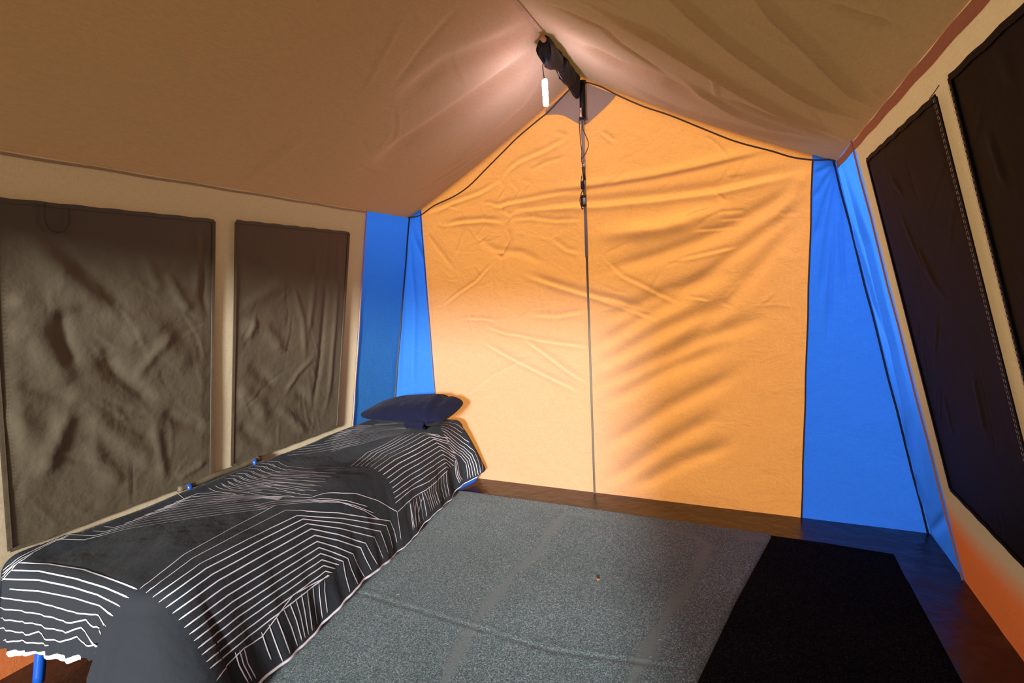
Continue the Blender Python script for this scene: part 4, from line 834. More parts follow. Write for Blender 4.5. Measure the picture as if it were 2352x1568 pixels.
# printed white lines, laid on the cloth
# printed lines: half width in tenths of mm, then x y z of each point on the cloth in mm
STRIPES = """22 -2222 765 441 -2191 779 438 -2161 793 434 -2120 803 434 -2057 808 437 -1998 814 438 -1942 820 439 -1865 818 440 -1787 814 443 -1736 813 443 -1691 814 440 -1649 815 437
22 -2229 748 423 -2176 762 424 -2118 775 426 -2051 780 427 -1985 784 429 -1923 789 430 -1872 791 429 -1819 792 430 -1769 793 430 -1711 794 426 -1657 795 421
22 -2274 735 391 -2209 743 398 -2148 752 404 -2087 760 410 -2029 765 411 -1971 769 413 -1916 773 414 -1853 777 412 -1789 779 412 -1734 781 405 -1683 783 396
22 -2236 738 362 -2183 743 367 -2128 747 374 -2076 752 380 -2016 757 382 -1955 761 385 -1897 766 387 -1837 771 384 -1776 775 383 -1699 769 371
22 -2287 727 327 -2238 734 329 -2188 740 331 -2130 743 338 -2077 748 343 -2025 751 344 -1979 755 342 -1926 757 344 -1883 762 342 -1796 771 353 -1710 753 347
22 -2294 725 289 -2230 732 293 -2167 738 298 -2102 743 303 -2029 745 308 -1974 752 305 -1912 755 307 -1838 763 331 -1805 764 314 -1718 741 327
22 -2302 723 250 -2239 726 258 -2194 734 258 -2133 736 266 -2085 742 268 -2013 746 269 -1935 747 274 -1864 758 302 -1820 754 283 -1799 759 253
22 -2308 721 214 -2241 722 222 -2196 730 221 -2135 732 227 -2087 740 245 -2062 740 231 -1972 745 235 -1892 757 266 -1840 754 252 -1711 718 284
22 -2301 723 171 -2226 724 187 -2156 725 201 -2116 736 201 -2026 736 216
13 -2276 733 383 -2229 748 423 -2222 773 446
13 -2273 734 394 -2227 757 435 -2219 778 446 -2228 807 451
13 -2271 736 406 -2240 748 429 -2230 767 445 -2226 790 451 -2234 817 453 -2241 845 455
13 -2269 738 418 -2243 755 439 -2238 780 453 -2242 813 455 -2248 848 457 -2253 883 459
13 -2240 803 455 -2246 830 456 -2250 858 457 -2253 886 459 -2219 911 451 -2187 937 442 -2179 967 439 -2168 996 437 -2151 1024 438 -2131 1050 439 -2104 1070 440 -2080 1091 441 -2057 1113 440 -2033 1136 440 -2006 1157 441 -1977 1176 442 -1947 1196 444 -1916 1218 444 -1887 1242 443 -1856 1265 443 -1822 1286 444 -1791 1310 443 -1758 1332 444 -1722 1353 445
13 -2242 842 455 -2247 881 457 -2250 921 460 -2218 944 451 -2188 969 442 -2180 997 439 -2170 1026 438 -2154 1052 438 -2136 1078 440 -2109 1100 440 -2084 1125 439 -2058 1149 439 -2029 1172 440 -1997 1194 441 -1964 1215 444 -1933 1235 444 -1906 1257 443 -1878 1279 443 -1847 1299 443 -1818 1320 443 -1787 1342 443 -1753 1360 445
13 -2242 882 456 -2244 919 458
13 -2219 979 451 -2188 1001 442 -2180 1028 440 -2172 1056 438 -2158 1082 438 -2144 1108 439 -2120 1130 439 -2095 1152 439 -2068 1173 439 -2041 1194 440 -2013 1216 441 -1983 1236 442 -1949 1257 443 -1918 1279 443 -1885 1301 443 -1852 1324 443 -1821 1347 442 -1786 1369 443
13 -2219 1016 450 -2189 1035 442 -2179 1069 440 -2169 1105 438 -2157 1140 436 -2126 1164 437 -2094 1185 439 -2063 1209 440 -2035 1234 440 -2005 1259 440 -1967 1281 441 -1927 1303 443 -1888 1325 444 -1854 1351 443 -1818 1376 442
13 -2190 1070 442 -2182 1103 440 -2176 1138 437 -2169 1174 434 -2139 1195 435 -2106 1213 438 -2077 1234 439 -2051 1257 439 -2025 1281 438 -1992 1302 438 -1952 1319 441 -1914 1337 443 -1881 1359 443 -1849 1382 442
13 -2192 1106 442 -2187 1139 439 -2182 1173 436 -2176 1206 434 -2142 1229 435 -2105 1251 438 -2073 1275 439 -2043 1301 438 -2007 1326 437 -1963 1345 440 -1921 1366 441 -1883 1390 441
13 -2196 1145 441 -2190 1191 437 -2178 1236 436 -2151 1259 435 -2120 1279 437 -2089 1300 438 -2061 1323 438 -2029 1344 437 -1993 1363 437 -1957 1382 438 -1923 1402 438
13 -2199 1185 440 -2191 1226 439 -2180 1267 438 -2154 1297 435 -2119 1322 435 -2082 1346 436 -2042 1368 436 -1999 1389 437 -1960 1412 436
13 -2199 1224 441 -2190 1261 440 -2184 1300 439 -2154 1341 433 -2106 1371 434 -2048 1394 436 -1992 1418 436
13 -2196 1264 442 -2189 1334 440 -2166 1369 434 -2127 1395 434 -2077 1410 435 -2026 1424 437
13 -2239 1310 457 -2196 1306 443 -2194 1369 441 -2146 1418 434 -2064 1434 435
11 -2183 1071 441 -2185 1115 440 -2188 1161 438 -2181 1193 435 -2170 1223 434 -2151 1250 435 -2134 1279 436 -2118 1309 436 -2084 1330 437 -2055 1353 436 -2024 1376 436 -1991 1399 437
11 -2189 1136 440 -2191 1177 438 -2190 1218 438 -2177 1248 436 -2161 1278 435 -2144 1308 434 -2125 1337 434 -2084 1360 436 -2044 1384 436 -2004 1408 437
11 -2195 1205 439 -2191 1240 439 -2186 1275 440 -2173 1308 435 -2155 1338 433 -2130 1364 434 -2093 1382 435 -2055 1400 436 -2017 1418 437
11 -2192 1273 441 -2188 1339 439 -2167 1368 434 -2134 1391 433 -2084 1410 434 -2030 1428 437
11 -2092 1292 438 -2059 1312 438 -2028 1335 437 -1994 1354 438 -1957 1373 439 -1912 1399 439 -1861 1420 442 -1757 1421 445
11 -2075 1318 438 -2037 1342 437 -1995 1364 437 -1952 1386 438 -1908 1407 439 -1859 1424 442 -1758 1426 445
11 -2061 1346 437 -2024 1364 436 -1985 1381 437 -1948 1400 437 -1904 1415 439 -1857 1427 442 -1760 1430 445
11 -2045 1373 436 -1992 1392 437 -1942 1413 436 -1854 1430 442 -1761 1435 445
11 -2025 1399 437 -1981 1412 436 -1935 1425 436 -1852 1433 442 -1762 1439 445
11 -2007 1426 437 -1927 1436 437 -1850 1436 443 -1763 1443 445
11 -1990 1455 436 -1918 1447 438 -1848 1439 443 -1764 1448 446
13 -2202 1421 444 -2115 1423 433 -2017 1418 437 -1972 1422 436
13 -2199 1450 444 -2114 1451 433 -2014 1447 436 -1956 1455 436
13 -2198 1480 444 -2112 1479 433 -2011 1477 436 -1935 1485 438
13 -2196 1511 443 -2109 1507 434 -2004 1504 437 -1913 1516 441
13 -2225 1516 452 -2194 1543 443 -2106 1535 435 -1994 1530 439 -1943 1539 441 -1888 1545 444
13 -2225 1547 452 -2191 1575 443 -2102 1564 436 -1985 1558 441 -1926 1567 444 -1860 1572 449
13 -2225 1578 453 -2189 1608 443 -2099 1593 436 -1977 1586 442 -1908 1596 447 -1837 1603 452
13 -2226 1612 452 -2189 1643 442 -2098 1625 436 -1970 1616 443 -1895 1629 447 -1816 1638 454
13 -2227 1646 452 -2188 1679 441 -2098 1658 436 -1965 1648 443 -1910 1660 446 -1852 1667 451 -1800 1678 453
13 -2228 1681 452 -2187 1715 441 -2097 1692 435 -1964 1686 441 -1901 1695 446 -1839 1705 450 -1790 1726 449
13 -2229 1717 452 -2185 1753 440 -2095 1725 435 -2032 1728 436 -1967 1727 438 -1896 1736 444 -1836 1754 445 -1783 1778 443
13 -2231 1754 451 -2184 1791 439 -2094 1761 435 -2030 1764 435 -1967 1767 436 -1917 1782 437 -1868 1797 438 -1819 1812 439 -1775 1833 438
12 -2187 1477 440 -2069 1457 435 -2000 1463 436 -1932 1468 438 -1853 1463 443 -1781 1462 446 -1714 1464 448
12 -2189 1507 441 -2066 1487 434 -1997 1492 436 -1928 1496 439 -1850 1491 445 -1778 1488 448 -1710 1489 451
12 -2192 1537 442 -2061 1515 435 -1991 1519 438 -1924 1524 440 -1846 1517 447 -1775 1515 451 -1707 1514 454
12 -2193 1568 443 -2054 1544 437 -1984 1546 440 -1919 1550 443 -1840 1543 449 -1772 1542 453 -1705 1541 456
12 -2195 1601 444 -2049 1574 437 -1979 1575 442 -1911 1577 445 -1836 1571 451 -1769 1570 455 -1705 1570 458
12 -2199 1635 445 -2048 1609 437 -1974 1605 443 -1906 1606 447 -1835 1602 452 -1767 1599 456 -1706 1601 458
12 -2203 1670 445 -2136 1666 436 -2045 1642 436 -1972 1638 443 -1906 1640 447 -1835 1635 452 -1770 1634 456 -1711 1637 457
12 -2206 1705 446 -2137 1702 435 -2041 1675 437 -1973 1675 441 -1907 1675 446 -1837 1670 452 -1777 1673 454 -1720 1677 455
12 -2210 1742 446 -2137 1738 436 -2039 1711 436 -1979 1717 438 -1910 1714 444 -1842 1709 450 -1787 1716 450 -1733 1723 450
19 -1642 818 437 -1645 846 442 -1655 878 445 -1663 910 448 -1672 944 451 -1683 980 454 -1685 1014 455 -1689 1049 454 -1695 1088 453 -1703 1129 451 -1712 1173 449 -1717 1212 446 -1723 1253 444 -1726 1294 444 -1725 1333 445 -1725 1374 445
19 -1614 819 431 -1609 844 440 -1615 874 443 -1622 907 445 -1629 941 448 -1637 976 450 -1637 1009 451 -1637 1044 451 -1638 1080 451 -1640 1119 451 -1646 1161 448 -1651 1201 445 -1653 1241 444 -1653 1280 443 -1653 1321 443 -1653 1363 442 -1611 1376 440 -1585 1404 429 -1572 1443 411 -1568 1492 388 -1563 1543 364 -1559 1598 332 -1555 1655 300 -1554 1718 263 -1555 1788 224 -1559 1864 180 -1553 1881 123 -1545 1886 61
19 -1590 822 421 -1582 841 429 -1577 862 435 -1575 885 440 -1577 911 443 -1580 938 445 -1585 967 447 -1583 1000 447 -1583 1035 446 -1582 1071 446 -1581 1108 446 -1584 1150 443 -1586 1189 440 -1588 1229 438 -1587 1269 436 -1587 1312 434 -1587 1356 432 -1572 1395 414 -1567 1446 389 -1561 1497 364 -1556 1553 336 -1554 1614 301 -1549 1676 264 -1552 1750 221 -1551 1824 177 -1544 1835 121 -1535 1838 57
19 -1573 827 406 -1564 845 415 -1557 866 422 -1554 888 427 -1554 913 431 -1556 939 433 -1559 967 436 -1559 1002 435 -1560 1038 433 -1560 1075 432 -1560 1113 431 -1563 1155 429 -1566 1196 426 -1568 1236 423 -1568 1278 421 -1570 1322 418 -1571 1368 415 -1566 1409 393 -1562 1453 369 -1556 1498 345 -1552 1546 319 -1550 1599 285 -1546 1651 252 -1543 1708 215 -1544 1772 175 -1535 1782 122 -1526 1792 58
19 -1558 836 387 -1549 858 396 -1542 883 404 -1539 910 410 -1541 942 413 -1543 975 416 -1545 1010 414 -1547 1046 412 -1547 1083 411 -1549 1122 410 -1552 1165 407 -1555 1205 404 -1557 1245 401 -1558 1287 399 -1561 1332 396 -1564 1379 393 -1558 1429 363 -1553 1480 333 -1547 1534 301 -1545 1595 259 -1540 1655 217 -1539 1723 170 -1533 1739 117 -1523 1752 55
22 -1540 842 369 -1534 866 376 -1531 892 381 -1532 922 384 -1534 953 387 -1537 986 389 -1539 1021 387 -1540 1058 386 -1541 1095 385 -1543 1134 383 -1547 1177 380 -1549 1216 377 -1550 1256 375 -1552 1298 373 -1555 1344 370 -1557 1390 367 -1551 1450 327 -1542 1513 286 -1539 1584 231 -1533 1657 176 -1525 1674 124 -1513 1698 58
22 -1524 847 348 -1519 871 354 -1518 898 357 -1522 930 358 -1524 961 361 -1527 994 362 -1530 1030 360 -1532 1066 358 -1532 1103 357 -1534 1142 355 -1538 1185 352 -1541 1224 349 -1542 1264 347 -1544 1306 344 -1548 1352 341 -1550 1397 338 -1545 1449 303 -1538 1502 267 -1533 1559 222 -1532 1623 173 -1523 1634 122 -1512 1655 54
22 -1509 851 325 -1506 876 330 -1507 904 332 -1513 937 332 -1515 967 334 -1518 1000 335 -1522 1036 332 -1524 1072 331 -1525 1109 330 -1527 1147 328 -1531 1190 325 -1533 1228 323 -1534 1268 321 -1538 1311 318 -1541 1355 315 -1543 1400 312 -1535 1481 250 -1529 1522 214 -1526 1567 175 -1520 1581 121 -1514 1612 46
22 -1497 855 304 -1495 880 307 -1497 909 309 -1505 942 307 -1507 972 308 -1511 1006 309 -1515 1041 306 -1517 1077 304 -1518 1113 303 -1520 1151 302 -1525 1194 298 -1527 1231 297 -1528 1270 295 -1532 1313 292 -1535 1356 289 -1537 1401 287 -1531 1467 233 -1522 1533 173 -1512 1538 121 -1500 1553 51
22 -1486 859 283 -1485 885 286 -1489 914 286 -1497 947 283 -1500 977 284 -1505 1010 284 -1509 1046 281 -1511 1081 279 -1513 1117 278 -1514 1154 277 -1519 1196 274 -1521 1234 272 -1522 1272 271 -1527 1315 267 -1529 1357 265 -1532 1401 263 -1528 1452 221 -1520 1502 177 -1508 1496 122 -1493 1497 51
22 -1475 861 261 -1476 887 263 -1480 916 262 -1489 949 258 -1492 980 259 -1498 1013 258 -1503 1049 254 -1505 1083 253 -1507 1119 253 -1508 1155 252 -1513 1197 248 -1516 1243 246 -1518 1292 245 -1523 1345 241 -1526 1398 239 -1522 1437 208 -1519 1479 175
22 -1466 864 240 -1468 891 241 -1478 923 236 -1482 953 235 -1486 984 235 -1492 1017 233 -1498 1053 230 -1500 1087 228 -1501 1122 228 -1503 1159 228 -1508 1200 224 -1511 1246 222 -1514 1295 221 -1518 1347 218 -1520 1399 216 -1517 1425 195 -1517 1455 171
22 -1456 868 217 -1459 895 217 -1475 931 208 -1475 958 210 -1479 988 209 -1486 1022 206 -1492 1058 202 -1495 1092 201 -1495 1126 202 -1497 1163 201 -1502 1203 198 -1505 1250 196 -1509 1298 194 -1513 1349 192 -1515 1401 192 -1513 1416 180 -1512 1432 168
22 -1448 871 196 -1452 898 195 -1468 934 185 -1469 961 187 -1474 993 185 -1482 1027 182 -1488 1062 178 -1490 1096 178 -1490 1130 179 -1493 1168 178 -1497 1207 176 -1501 1254 175 -1506 1303 173 -1509 1353 172 -1511 1405 172 -1510 1409 169 -1510 1414 166
20 -1433 877 157 -1442 905 162 -1462 940 159 -1462 967 164 -1469 998 164 -1478 1037 153 -1482 1073 148 -1486 1105 158 -1488 1137 171 -1493 1167 180 -1499 1200 188 -1504 1231 198 -1505 1273 191 -1511 1320 182 -1509 1363 176 -1510 1411 167
17 -1947 1346 441 -1917 1372 441 -1888 1398 441 -1855 1422 442 -1820 1445 444 -1757 1453 446 -1695 1463 448 -1637 1475 448 -1604 1540 447 -1583 1596 426 -1578 1673 394 -1574 1735 353 -1573 1803 308 -1570 1865 254 -1562 1925 200 -1551 1918 131 -1542 1913 65
14 -1767 1324 443 -1734 1372 445 -1692 1403 444 -1652 1426 444 -1612 1449 444 -1589 1478 435 -1577 1519 420 -1574 1571 398 -1565 1628 357 -1560 1692 310 -1555 1785 226
14 -1797 1331 443 -1759 1383 444 -1712 1415 445 -1670 1433 445 -1629 1450 445 -1592 1483 438 -1578 1537 419 -1571 1590 387 -1565 1646 352 -1561 1697 313 -1561 1756 269
14 -1827 1336 442 -1808 1367 442 -1785 1396 443 -1732 1428 445 -1689 1440 446 -1647 1452 446 -1610 1474 445 -1588 1511 436 -1577 1554 416 -1573 1605 391 -1567 1661 354 -1565 1725 312
21 -1508 1387 164 -1500 1374 128 -1493 1368 88 -1486 1363 47
21 -1508 1356 168 -1501 1347 125 -1494 1342 82 -1487 1337 40
21 -1509 1328 171 -1500 1318 123 -1490 1311 81 -1479 1303 40
21 -1505 1296 178 -1492 1285 126 -1481 1278 83 -1471 1271 39
21 -1503 1266 180 -1489 1261 122 -1479 1255 80 -1470 1251 37
21 -1500 1237 180 -1485 1238 117 -1476 1235 77 -1468 1233 37
21 -1498 1209 179 -1482 1216 111 -1474 1216 74 -1466 1217 36
21 -1495 1178 178 -1488 1184 142 -1480 1190 106 -1473 1192 70 -1465 1195 33
21 -1488 1141 174 -1472 1148 107 -1464 1150 72 -1455 1153 36
21 -1488 1109 167 -1473 1114 102 -1464 1117 66 -1455 1121 30
21 -1485 1076 162 -1471 1080 98 -1463 1084 62
21 -1469 998 164 -1457 996 115 -1446 1010 56
21 -1467 981 170 -1454 980 125 -1442 993 62
21 -1465 965 175 -1454 965 133 -1446 971 100 -1439 978 68
19 -1765 1855 435 -1829 1983 419 -1858 2079 421 -1842 2136 427 -1821 2190 436 -1808 2257 447 -1813 2350 450
19 -1743 1866 433 -1805 1994 417 -1828 2084 421 -1810 2141 428 -1788 2195 438 -1772 2259 450 -1775 2351 454
19 -1722 1875 432 -1782 2003 416 -1800 2091 421 -1781 2147 429 -1758 2202 440 -1743 2269 452 -1743 2360 457
19 -1700 1885 431 -1751 2008 417 -1767 2097 421 -1746 2154 430 -1719 2208 442 -1709 2285 451 -1706 2378 456 -1654 2401 445 -1633 2461 421
19 -1668 1881 431 -1703 1986 423 -1727 2083 421 -1708 2141 429 -1682 2194 440 -1676 2275 446 -1670 2363 451 -1633 2439 422 -1632 2566 374
19 -1632 1865 430 -1653 1955 427 -1673 2047 425 -1662 2116 429 -1646 2182 435 -1644 2272 437 -1645 2371 438 -1628 2449 403 -1630 2551 358
19 -1612 1872 418 -1624 1950 419 -1636 2034 420 -1632 2112 420 -1626 2191 421 -1628 2287 422 -1632 2393 421 -1626 2462 385 -1628 2537 347
19 -1599 1887 398 -1606 1959 401 -1615 2037 402 -1615 2119 401 -1614 2203 400 -1620 2304 398 -1627 2411 395 -1625 2507 333 -1625 2600 269
19 -1595 1908 373 -1599 1976 376 -1605 2050 378 -1609 2136 375 -1610 2222 373 -1616 2323 371 -1623 2430 368 -1625 2521 307 -1624 2600 248
19 -1589 1918 346 -1599 2059 351 -1605 2146 348 -1606 2232 347 -1613 2331 345 -1621 2439 343 -1626 2530 286 -1622 2601 234
19 -1583 1925 317 -1594 2067 321 -1601 2156 317 -1602 2242 317 -1610 2342 315 -1618 2451 312 -1625 2527 264 -1624 2584 221
19 -1578 1926 293 -1589 2069 294 -1597 2161 289 -1598 2247 290 -1608 2353 285 -1616 2462 282 -1623 2528 237 -1624 2574 198
19 -1574 1928 266 -1579 1998 266 -1586 2074 265 -1594 2166 261 -1594 2253 263 -1608 2366 256 -1614 2474 255 -1620 2514 225 -1623 2538 201
19 -1569 1924 243 -1576 1997 245 -1584 2074 247 -1591 2165 235 -1589 2249 227 -1606 2366 224 -1612 2476 229 -1615 2494 215 -1615 2497 206
19 -1562 1927 197 -1571 2002 200 -1579 2078 205 -1585 2168 197 -1585 2253 194 -1604 2373 194 -1611 2482 204
17 -1770 2658 440 -1680 2673 436 -1643 2759 370
17 -1722 2595 447 -1658 2630 428 -1638 2722 362
17 -1678 2536 453 -1644 2601 416 -1636 2691 353 -1605 2747 294
17 -1557 2804 157 -1531 2767 102
17 -1659 2514 447 -1636 2581 401 -1634 2660 343 -1612 2726 284 -1578 2762 229 -1554 2762 164 -1537 2747 97
17 -1646 2503 439 -1633 2569 384 -1631 2629 334 -1617 2701 275 -1586 2737 222 -1563 2742 161 -1548 2738 87
17 -1634 2498 419 -1632 2569 364 -1629 2623 317 -1618 2690 263 -1592 2726 210 -1573 2730 151 -1561 2726 84
17 -1629 2507 395 -1631 2570 344 -1627 2617 300 -1618 2679 252 -1596 2713 199 -1581 2715 142 -1572 2711 82
17 -1628 2520 369 -1630 2571 324 -1625 2613 283 -1619 2668 240 -1600 2699 188 -1589 2699 133 -1583 2695 81
17 -1628 2536 342 -1629 2572 304 -1624 2608 266 -1620 2657 229 -1603 2686 177 -1596 2683 124 -1593 2678 80
19 -1623 2598 238 -1619 2611 202 -1613 2612 127 -1608 2639 82
19 -1623 2594 229 -1620 2597 196 -1616 2597 132 -1609 2621 79
19 -1623 2590 219 -1622 2585 189 -1620 2584 137 -1610 2606 76
18 -1609 2462 201 -1604 2451 147 -1595 2456 58
18 -1610 2436 200 -1604 2421 145 -1597 2431 57
18 -1608 2405 201 -1600 2385 146 -1594 2399 59
18 -1605 2371 203 -1590 2340 152 -1586 2361 65
18 -1595 2330 209 -1587 2307 152 -1576 2321 72
18 -1592 2300 208 -1584 2281 151 -1577 2301 70
18 -1588 2269 206 -1581 2261 149 -1576 2282 69
18 -1586 2241 202 -1580 2243 145 -1573 2261 69
18 -1584 2214 198 -1578 2226 142 -1572 2242 68
18 -1583 2189 194 -1575 2207 140 -1570 2222 67
18 -1585 2172 196 -1577 2177 143 -1568 2178 59
18 -1585 2144 195 -1579 2149 145 -1570 2147 54
18 -1582 2112 196 -1576 2113 152 -1562 2103 56
18 -1578 2080 198 -1571 2076 159 -1561 2066 110 -1551 2057 61
18 -1574 2047 200 -1568 2043 165 -1560 2035 111 -1551 2027 58
18 -1572 2049 188 -1565 2045 143 -1551 2039 63
18 -1579 2112 177 -1566 2076 129 -1550 2056 60
18 -1581 2170 168 -1570 2110 113 -1556 2082 52
11 -2066 2031 425 -2037 2117 427 -1970 2192 432 -1918 2276 440 -1874 2312 444 -1832 2351 448
11 -2084 2050 426 -2052 2135 428 -1986 2213 433 -1924 2295 441 -1877 2332 445 -1831 2370 448
11 -2102 2069 428 -2067 2154 430 -2004 2236 434 -1969 2277 437 -1932 2316 442 -1882 2353 445 -1830 2389 448
11 -2119 2087 430 -2082 2173 432 -2024 2262 434 -1983 2301 438 -1942 2340 442 -1887 2376 445 -1829 2408 448
11 -2138 2107 431 -2099 2193 433 -2045 2288 434 -1999 2327 438 -1953 2366 442 -1892 2399 444 -1828 2427 449
11 -2159 2128 432 -2117 2215 434 -2065 2314 434 -2014 2353 437 -1963 2392 441 -1896 2421 444 -1827 2446 449
11 -2175 2146 435 -2137 2239 434 -2085 2340 434 -2030 2379 437 -1975 2419 441 -1901 2443 445 -1826 2465 449
11 -2188 2165 439 -2154 2265 435 -2126 2315 434 -2095 2363 435 -2035 2401 437 -1975 2437 441 -1896 2458 445 -1816 2475 450
11 -2199 2190 442 -2170 2293 436 -2137 2343 434 -2093 2383 435 -2029 2416 438 -1962 2446 441 -1883 2464 445 -1799 2475 452
11 -2212 2216 446 -2181 2317 438 -2145 2369 434 -2092 2402 436 -2024 2433 438 -1949 2455 442 -1869 2470 446 -1782 2475 453
11 -2225 2243 450 -2193 2342 441 -2152 2393 435 -2091 2423 437 -2018 2450 438 -1936 2464 443 -1855 2476 447 -1766 2476 455
11 -2237 2269 454 -2204 2366 444 -2160 2419 436 -2091 2445 437 -2013 2467 438 -1924 2473 444 -1840 2480 448 -1750 2477 456
11 -2214 2390 447 -2171 2448 435 -2091 2467 438 -2007 2483 438 -1912 2483 444 -1825 2484 449 -1736 2480 456
11 -2226 2415 450 -2178 2474 437 -2091 2489 438 -2000 2499 439 -1900 2493 444 -1809 2488 451 -1722 2484 457
11 -2226 2415 450 -2154 2502 436 -2094 2527 438 -2042 2562 437 -1979 2609 438 -1913 2654 440
11 -2238 2433 453 -2160 2509 436 -2096 2533 438 -2041 2567 437 -1977 2609 438 -1911 2648 440
11 -2166 2516 435 -2098 2539 438 -2039 2571 437 -1975 2608 438 -1910 2642 440
11 -2171 2522 436 -2100 2545 438 -2037 2576 437 -1973 2607 438 -1909 2636 440
11 -2174 2527 436 -2103 2551 438 -2035 2581 437 -1972 2606 438 -1907 2631 440
11 -2178 2531 437 -2105 2557 437 -2034 2585 437 -1970 2605 439 -1906 2625 440
12 -2215 1868 445 -2189 1923 436 -2161 1977 427 -2129 2016 426 -2094 2054 426 -2058 2092 427 -2034 2148 428 -2004 2200 432
12 -2223 1911 446 -2201 1964 437 -2176 2017 429 -2131 2071 429 -2084 2125 430 -2056 2175 431 -2027 2224 433
12 -2232 1956 447 -2211 2006 439 -2185 2053 433 -2152 2109 431 -2111 2161 432 -2080 2204 433 -2052 2252 433
12 -2240 2002 449 -2195 2090 437 -2172 2148 434 -2143 2201 433 -2078 2280 434
12 -2204 2128 442 -2174 2240 435 -2104 2309 434
12 -2213 2165 447 -2194 2269 442 -2133 2341 434
12 -2221 2205 449 -2203 2298 445 -2149 2368 434
12 -2224 2244 450 -2204 2329 444 -2151 2390 435
12 -2226 2282 451 -2204 2361 444 -2154 2413 436
12 -2230 2323 452 -2203 2392 444 -2158 2438 436
12 -2235 2366 453 -2203 2424 443 -2166 2467 435
12 -2239 2409 454 -2203 2458 443 -2170 2493 435
12 -2003 1536 439 -1912 1523 441 -1814 1501 448 -1704 1485 451 -1645 1493 451
12 -2030 1557 439 -1940 1549 442 -1844 1534 448 -1723 1521 453 -1655 1529 455
12 -2061 1583 437 -1967 1576 442 -1877 1570 448 -1808 1563 453 -1746 1560 455 -1668 1569 457
12 -2090 1606 436 -2004 1611 440 -1913 1608 447 -1841 1605 452 -1772 1603 456 -1684 1614 458
12 -2117 1629 436 -2044 1647 437 -1954 1651 444 -1881 1655 448 -1806 1654 454 -1711 1670 455
12 -2147 1653 436 -2103 1673 435 -2054 1689 436 -2004 1703 438 -1927 1711 442 -1846 1713 449 -1796 1724 449 -1748 1737 448
"""

def print_lines():
    deps = bpy.context.evaluated_depsgraph_get()
    bm = bmesh.new(); bm.from_mesh(cov_me); bm.normal_update(); tree = BVHTree.FromBMesh(bm)
    bm.verts.ensure_lookup_table(); bm.faces.ensure_lookup_table()
    V = []; F = []
    cen = Vector((-1.95, 1.8, .2))
    for row in STRIPES.strip().split('\n'):
            v = [int(q) for q in row.split()]; hw = v[0]/10000.0
            P = [(v[i]/1000, v[i+1]/1000, v[i+2]/1000) for i in range(1, len(v), 3)]
            path = polyline_pts(P, .012)
            pr = []
            for p in path:
                loc, nor, fi, dist = tree.find_nearest(p)
                if loc is None: continue
                fv = bm.faces[fi].verts
                nn = Vector((0, 0, 0)); 
                for v in fv: nn += v.normal/((v.co-loc).length+1e-4)
                nn.normalize()
                if nn.dot(loc-Vector((-1.95, min(max(loc.y, 1.05), 2.45), .2))) < 0: nn = -nn
                pr.append((loc, nn))
            base = len(V); m = len(pr)
            for i, (loc, nn) in enumerate(pr):
                tg = (pr[min(i+1, m-1)][0]-pr[max(i-1, 0)][0])
                if tg.length < 1e-6: tg = Vector((0, 1, 0))
                sd = tg.normalized().cross(nn).normalized()*hw*(.35 if i in (0, m-1) else 1)
                for e in (-1, 1):
                    q_ = loc+sd*e; l2, n2, f2, _ = tree.find_nearest(q_)
                    V.append(l2+nn*.0016)
            for i in range(m-1): F.append((base+2*i, base+2*i+1, base+2*i+3, base+2*i+2))
    bm.free()
    return V, F
if STRIPES:
    V, F = print_lines()
    so = link('printed_lines', mesh_from('printed_lines', V, F), M['print'], cov); so['label'] = 'white printed zigzag lines'; so['kind'] = 'stuff'

# ------------------------------------------------------------------ pillow
def pillow():
    nu, nv = 96, 48; P = np.zeros((nu, nv, 3))
    L, D, H = .66, .40, .135
    for i in range(nu):
        a = 2*PI*i/nu
        for j in range(nv):
            b = -PI/2+PI*j/(nv-1)
            ca, sa, cb, sb = math.cos(a), math.sin(a), math.cos(b), math.sin(b)
            f = lambda v, e: math.copysign(abs(v)**e, v)
            x = f(ca, .55)*f(cb, .6); y = f(sa, .55)*f(cb, .6); z = f(sb, 1.0)
            prof = (1-abs(x)**(3.2+3*max(0, x)))**(.75-.2*max(0, x))*(1-abs(y)**3)**.6 if abs(x) < 1 and abs(y) < 1 else 0
            zz = z*.5*H*max(prof, .03)
            # thicker towards the right end, pinched at the wall end
            zz *= 1.0+.40*x
            if z < 0: zz *= 1.0
            P[i, j] = (x*L/2, y*D/2, zz)
    X, Y, Z = P[..., 0], P[..., 1], P[..., 2]
    P[..., 2] += waves(X, Y, 61, .007, 10, 45, 24)+.010*np.exp(-((X-.19+.25*Y)/.02)**2)*(Z > 0)*(Y < .05)
    P[..., 2] -= .012*np.exp(-((X-.235+.2*Y)/.02)**2)*(Z > 0)
    return grid_mesh('pillow', P, nu, nv, closed_u=True)
pil = link('pillow', pillow(), M['pillow']); pil.location = (-1.925, 2.60, .536); pil.rotation_euler = (math.radians(8), math.radians(-1), math.radians(-3))
tag(pil, 'navy blue pillow lying at the far end of the striped bedspread', 'pillow')
bpy.context.view_layer.update()
def tuck():
    V = []; nu, nv = 14, 10
    for i in range(nu):
        for j in range(nv):
            u = i/(nu-1); v = j/(nv-1)
            x = -1.845+.13*u+.02*v; y = 2.425-.035*math.sin(v*PI*.9)-.008*math.sin(u*PI)+.02*(1-v); z = .462+.05*v+.012*math.sin(u*PI)*math.sin(v*PI)
            V.append((x, y, z))
    return grid_mesh('pillowcase_flap', V, nu, nv)
tk = link('pillowcase_flap', tuck(), M['pillow'], pil); s_ = tk.modifiers.new('t', 'SOLIDIFY'); s_.thickness = .026; s_.offset = 0
s2 = tk.modifiers.new('s', 'SUBSURF'); s2.levels = 2; s2.render_levels = 2

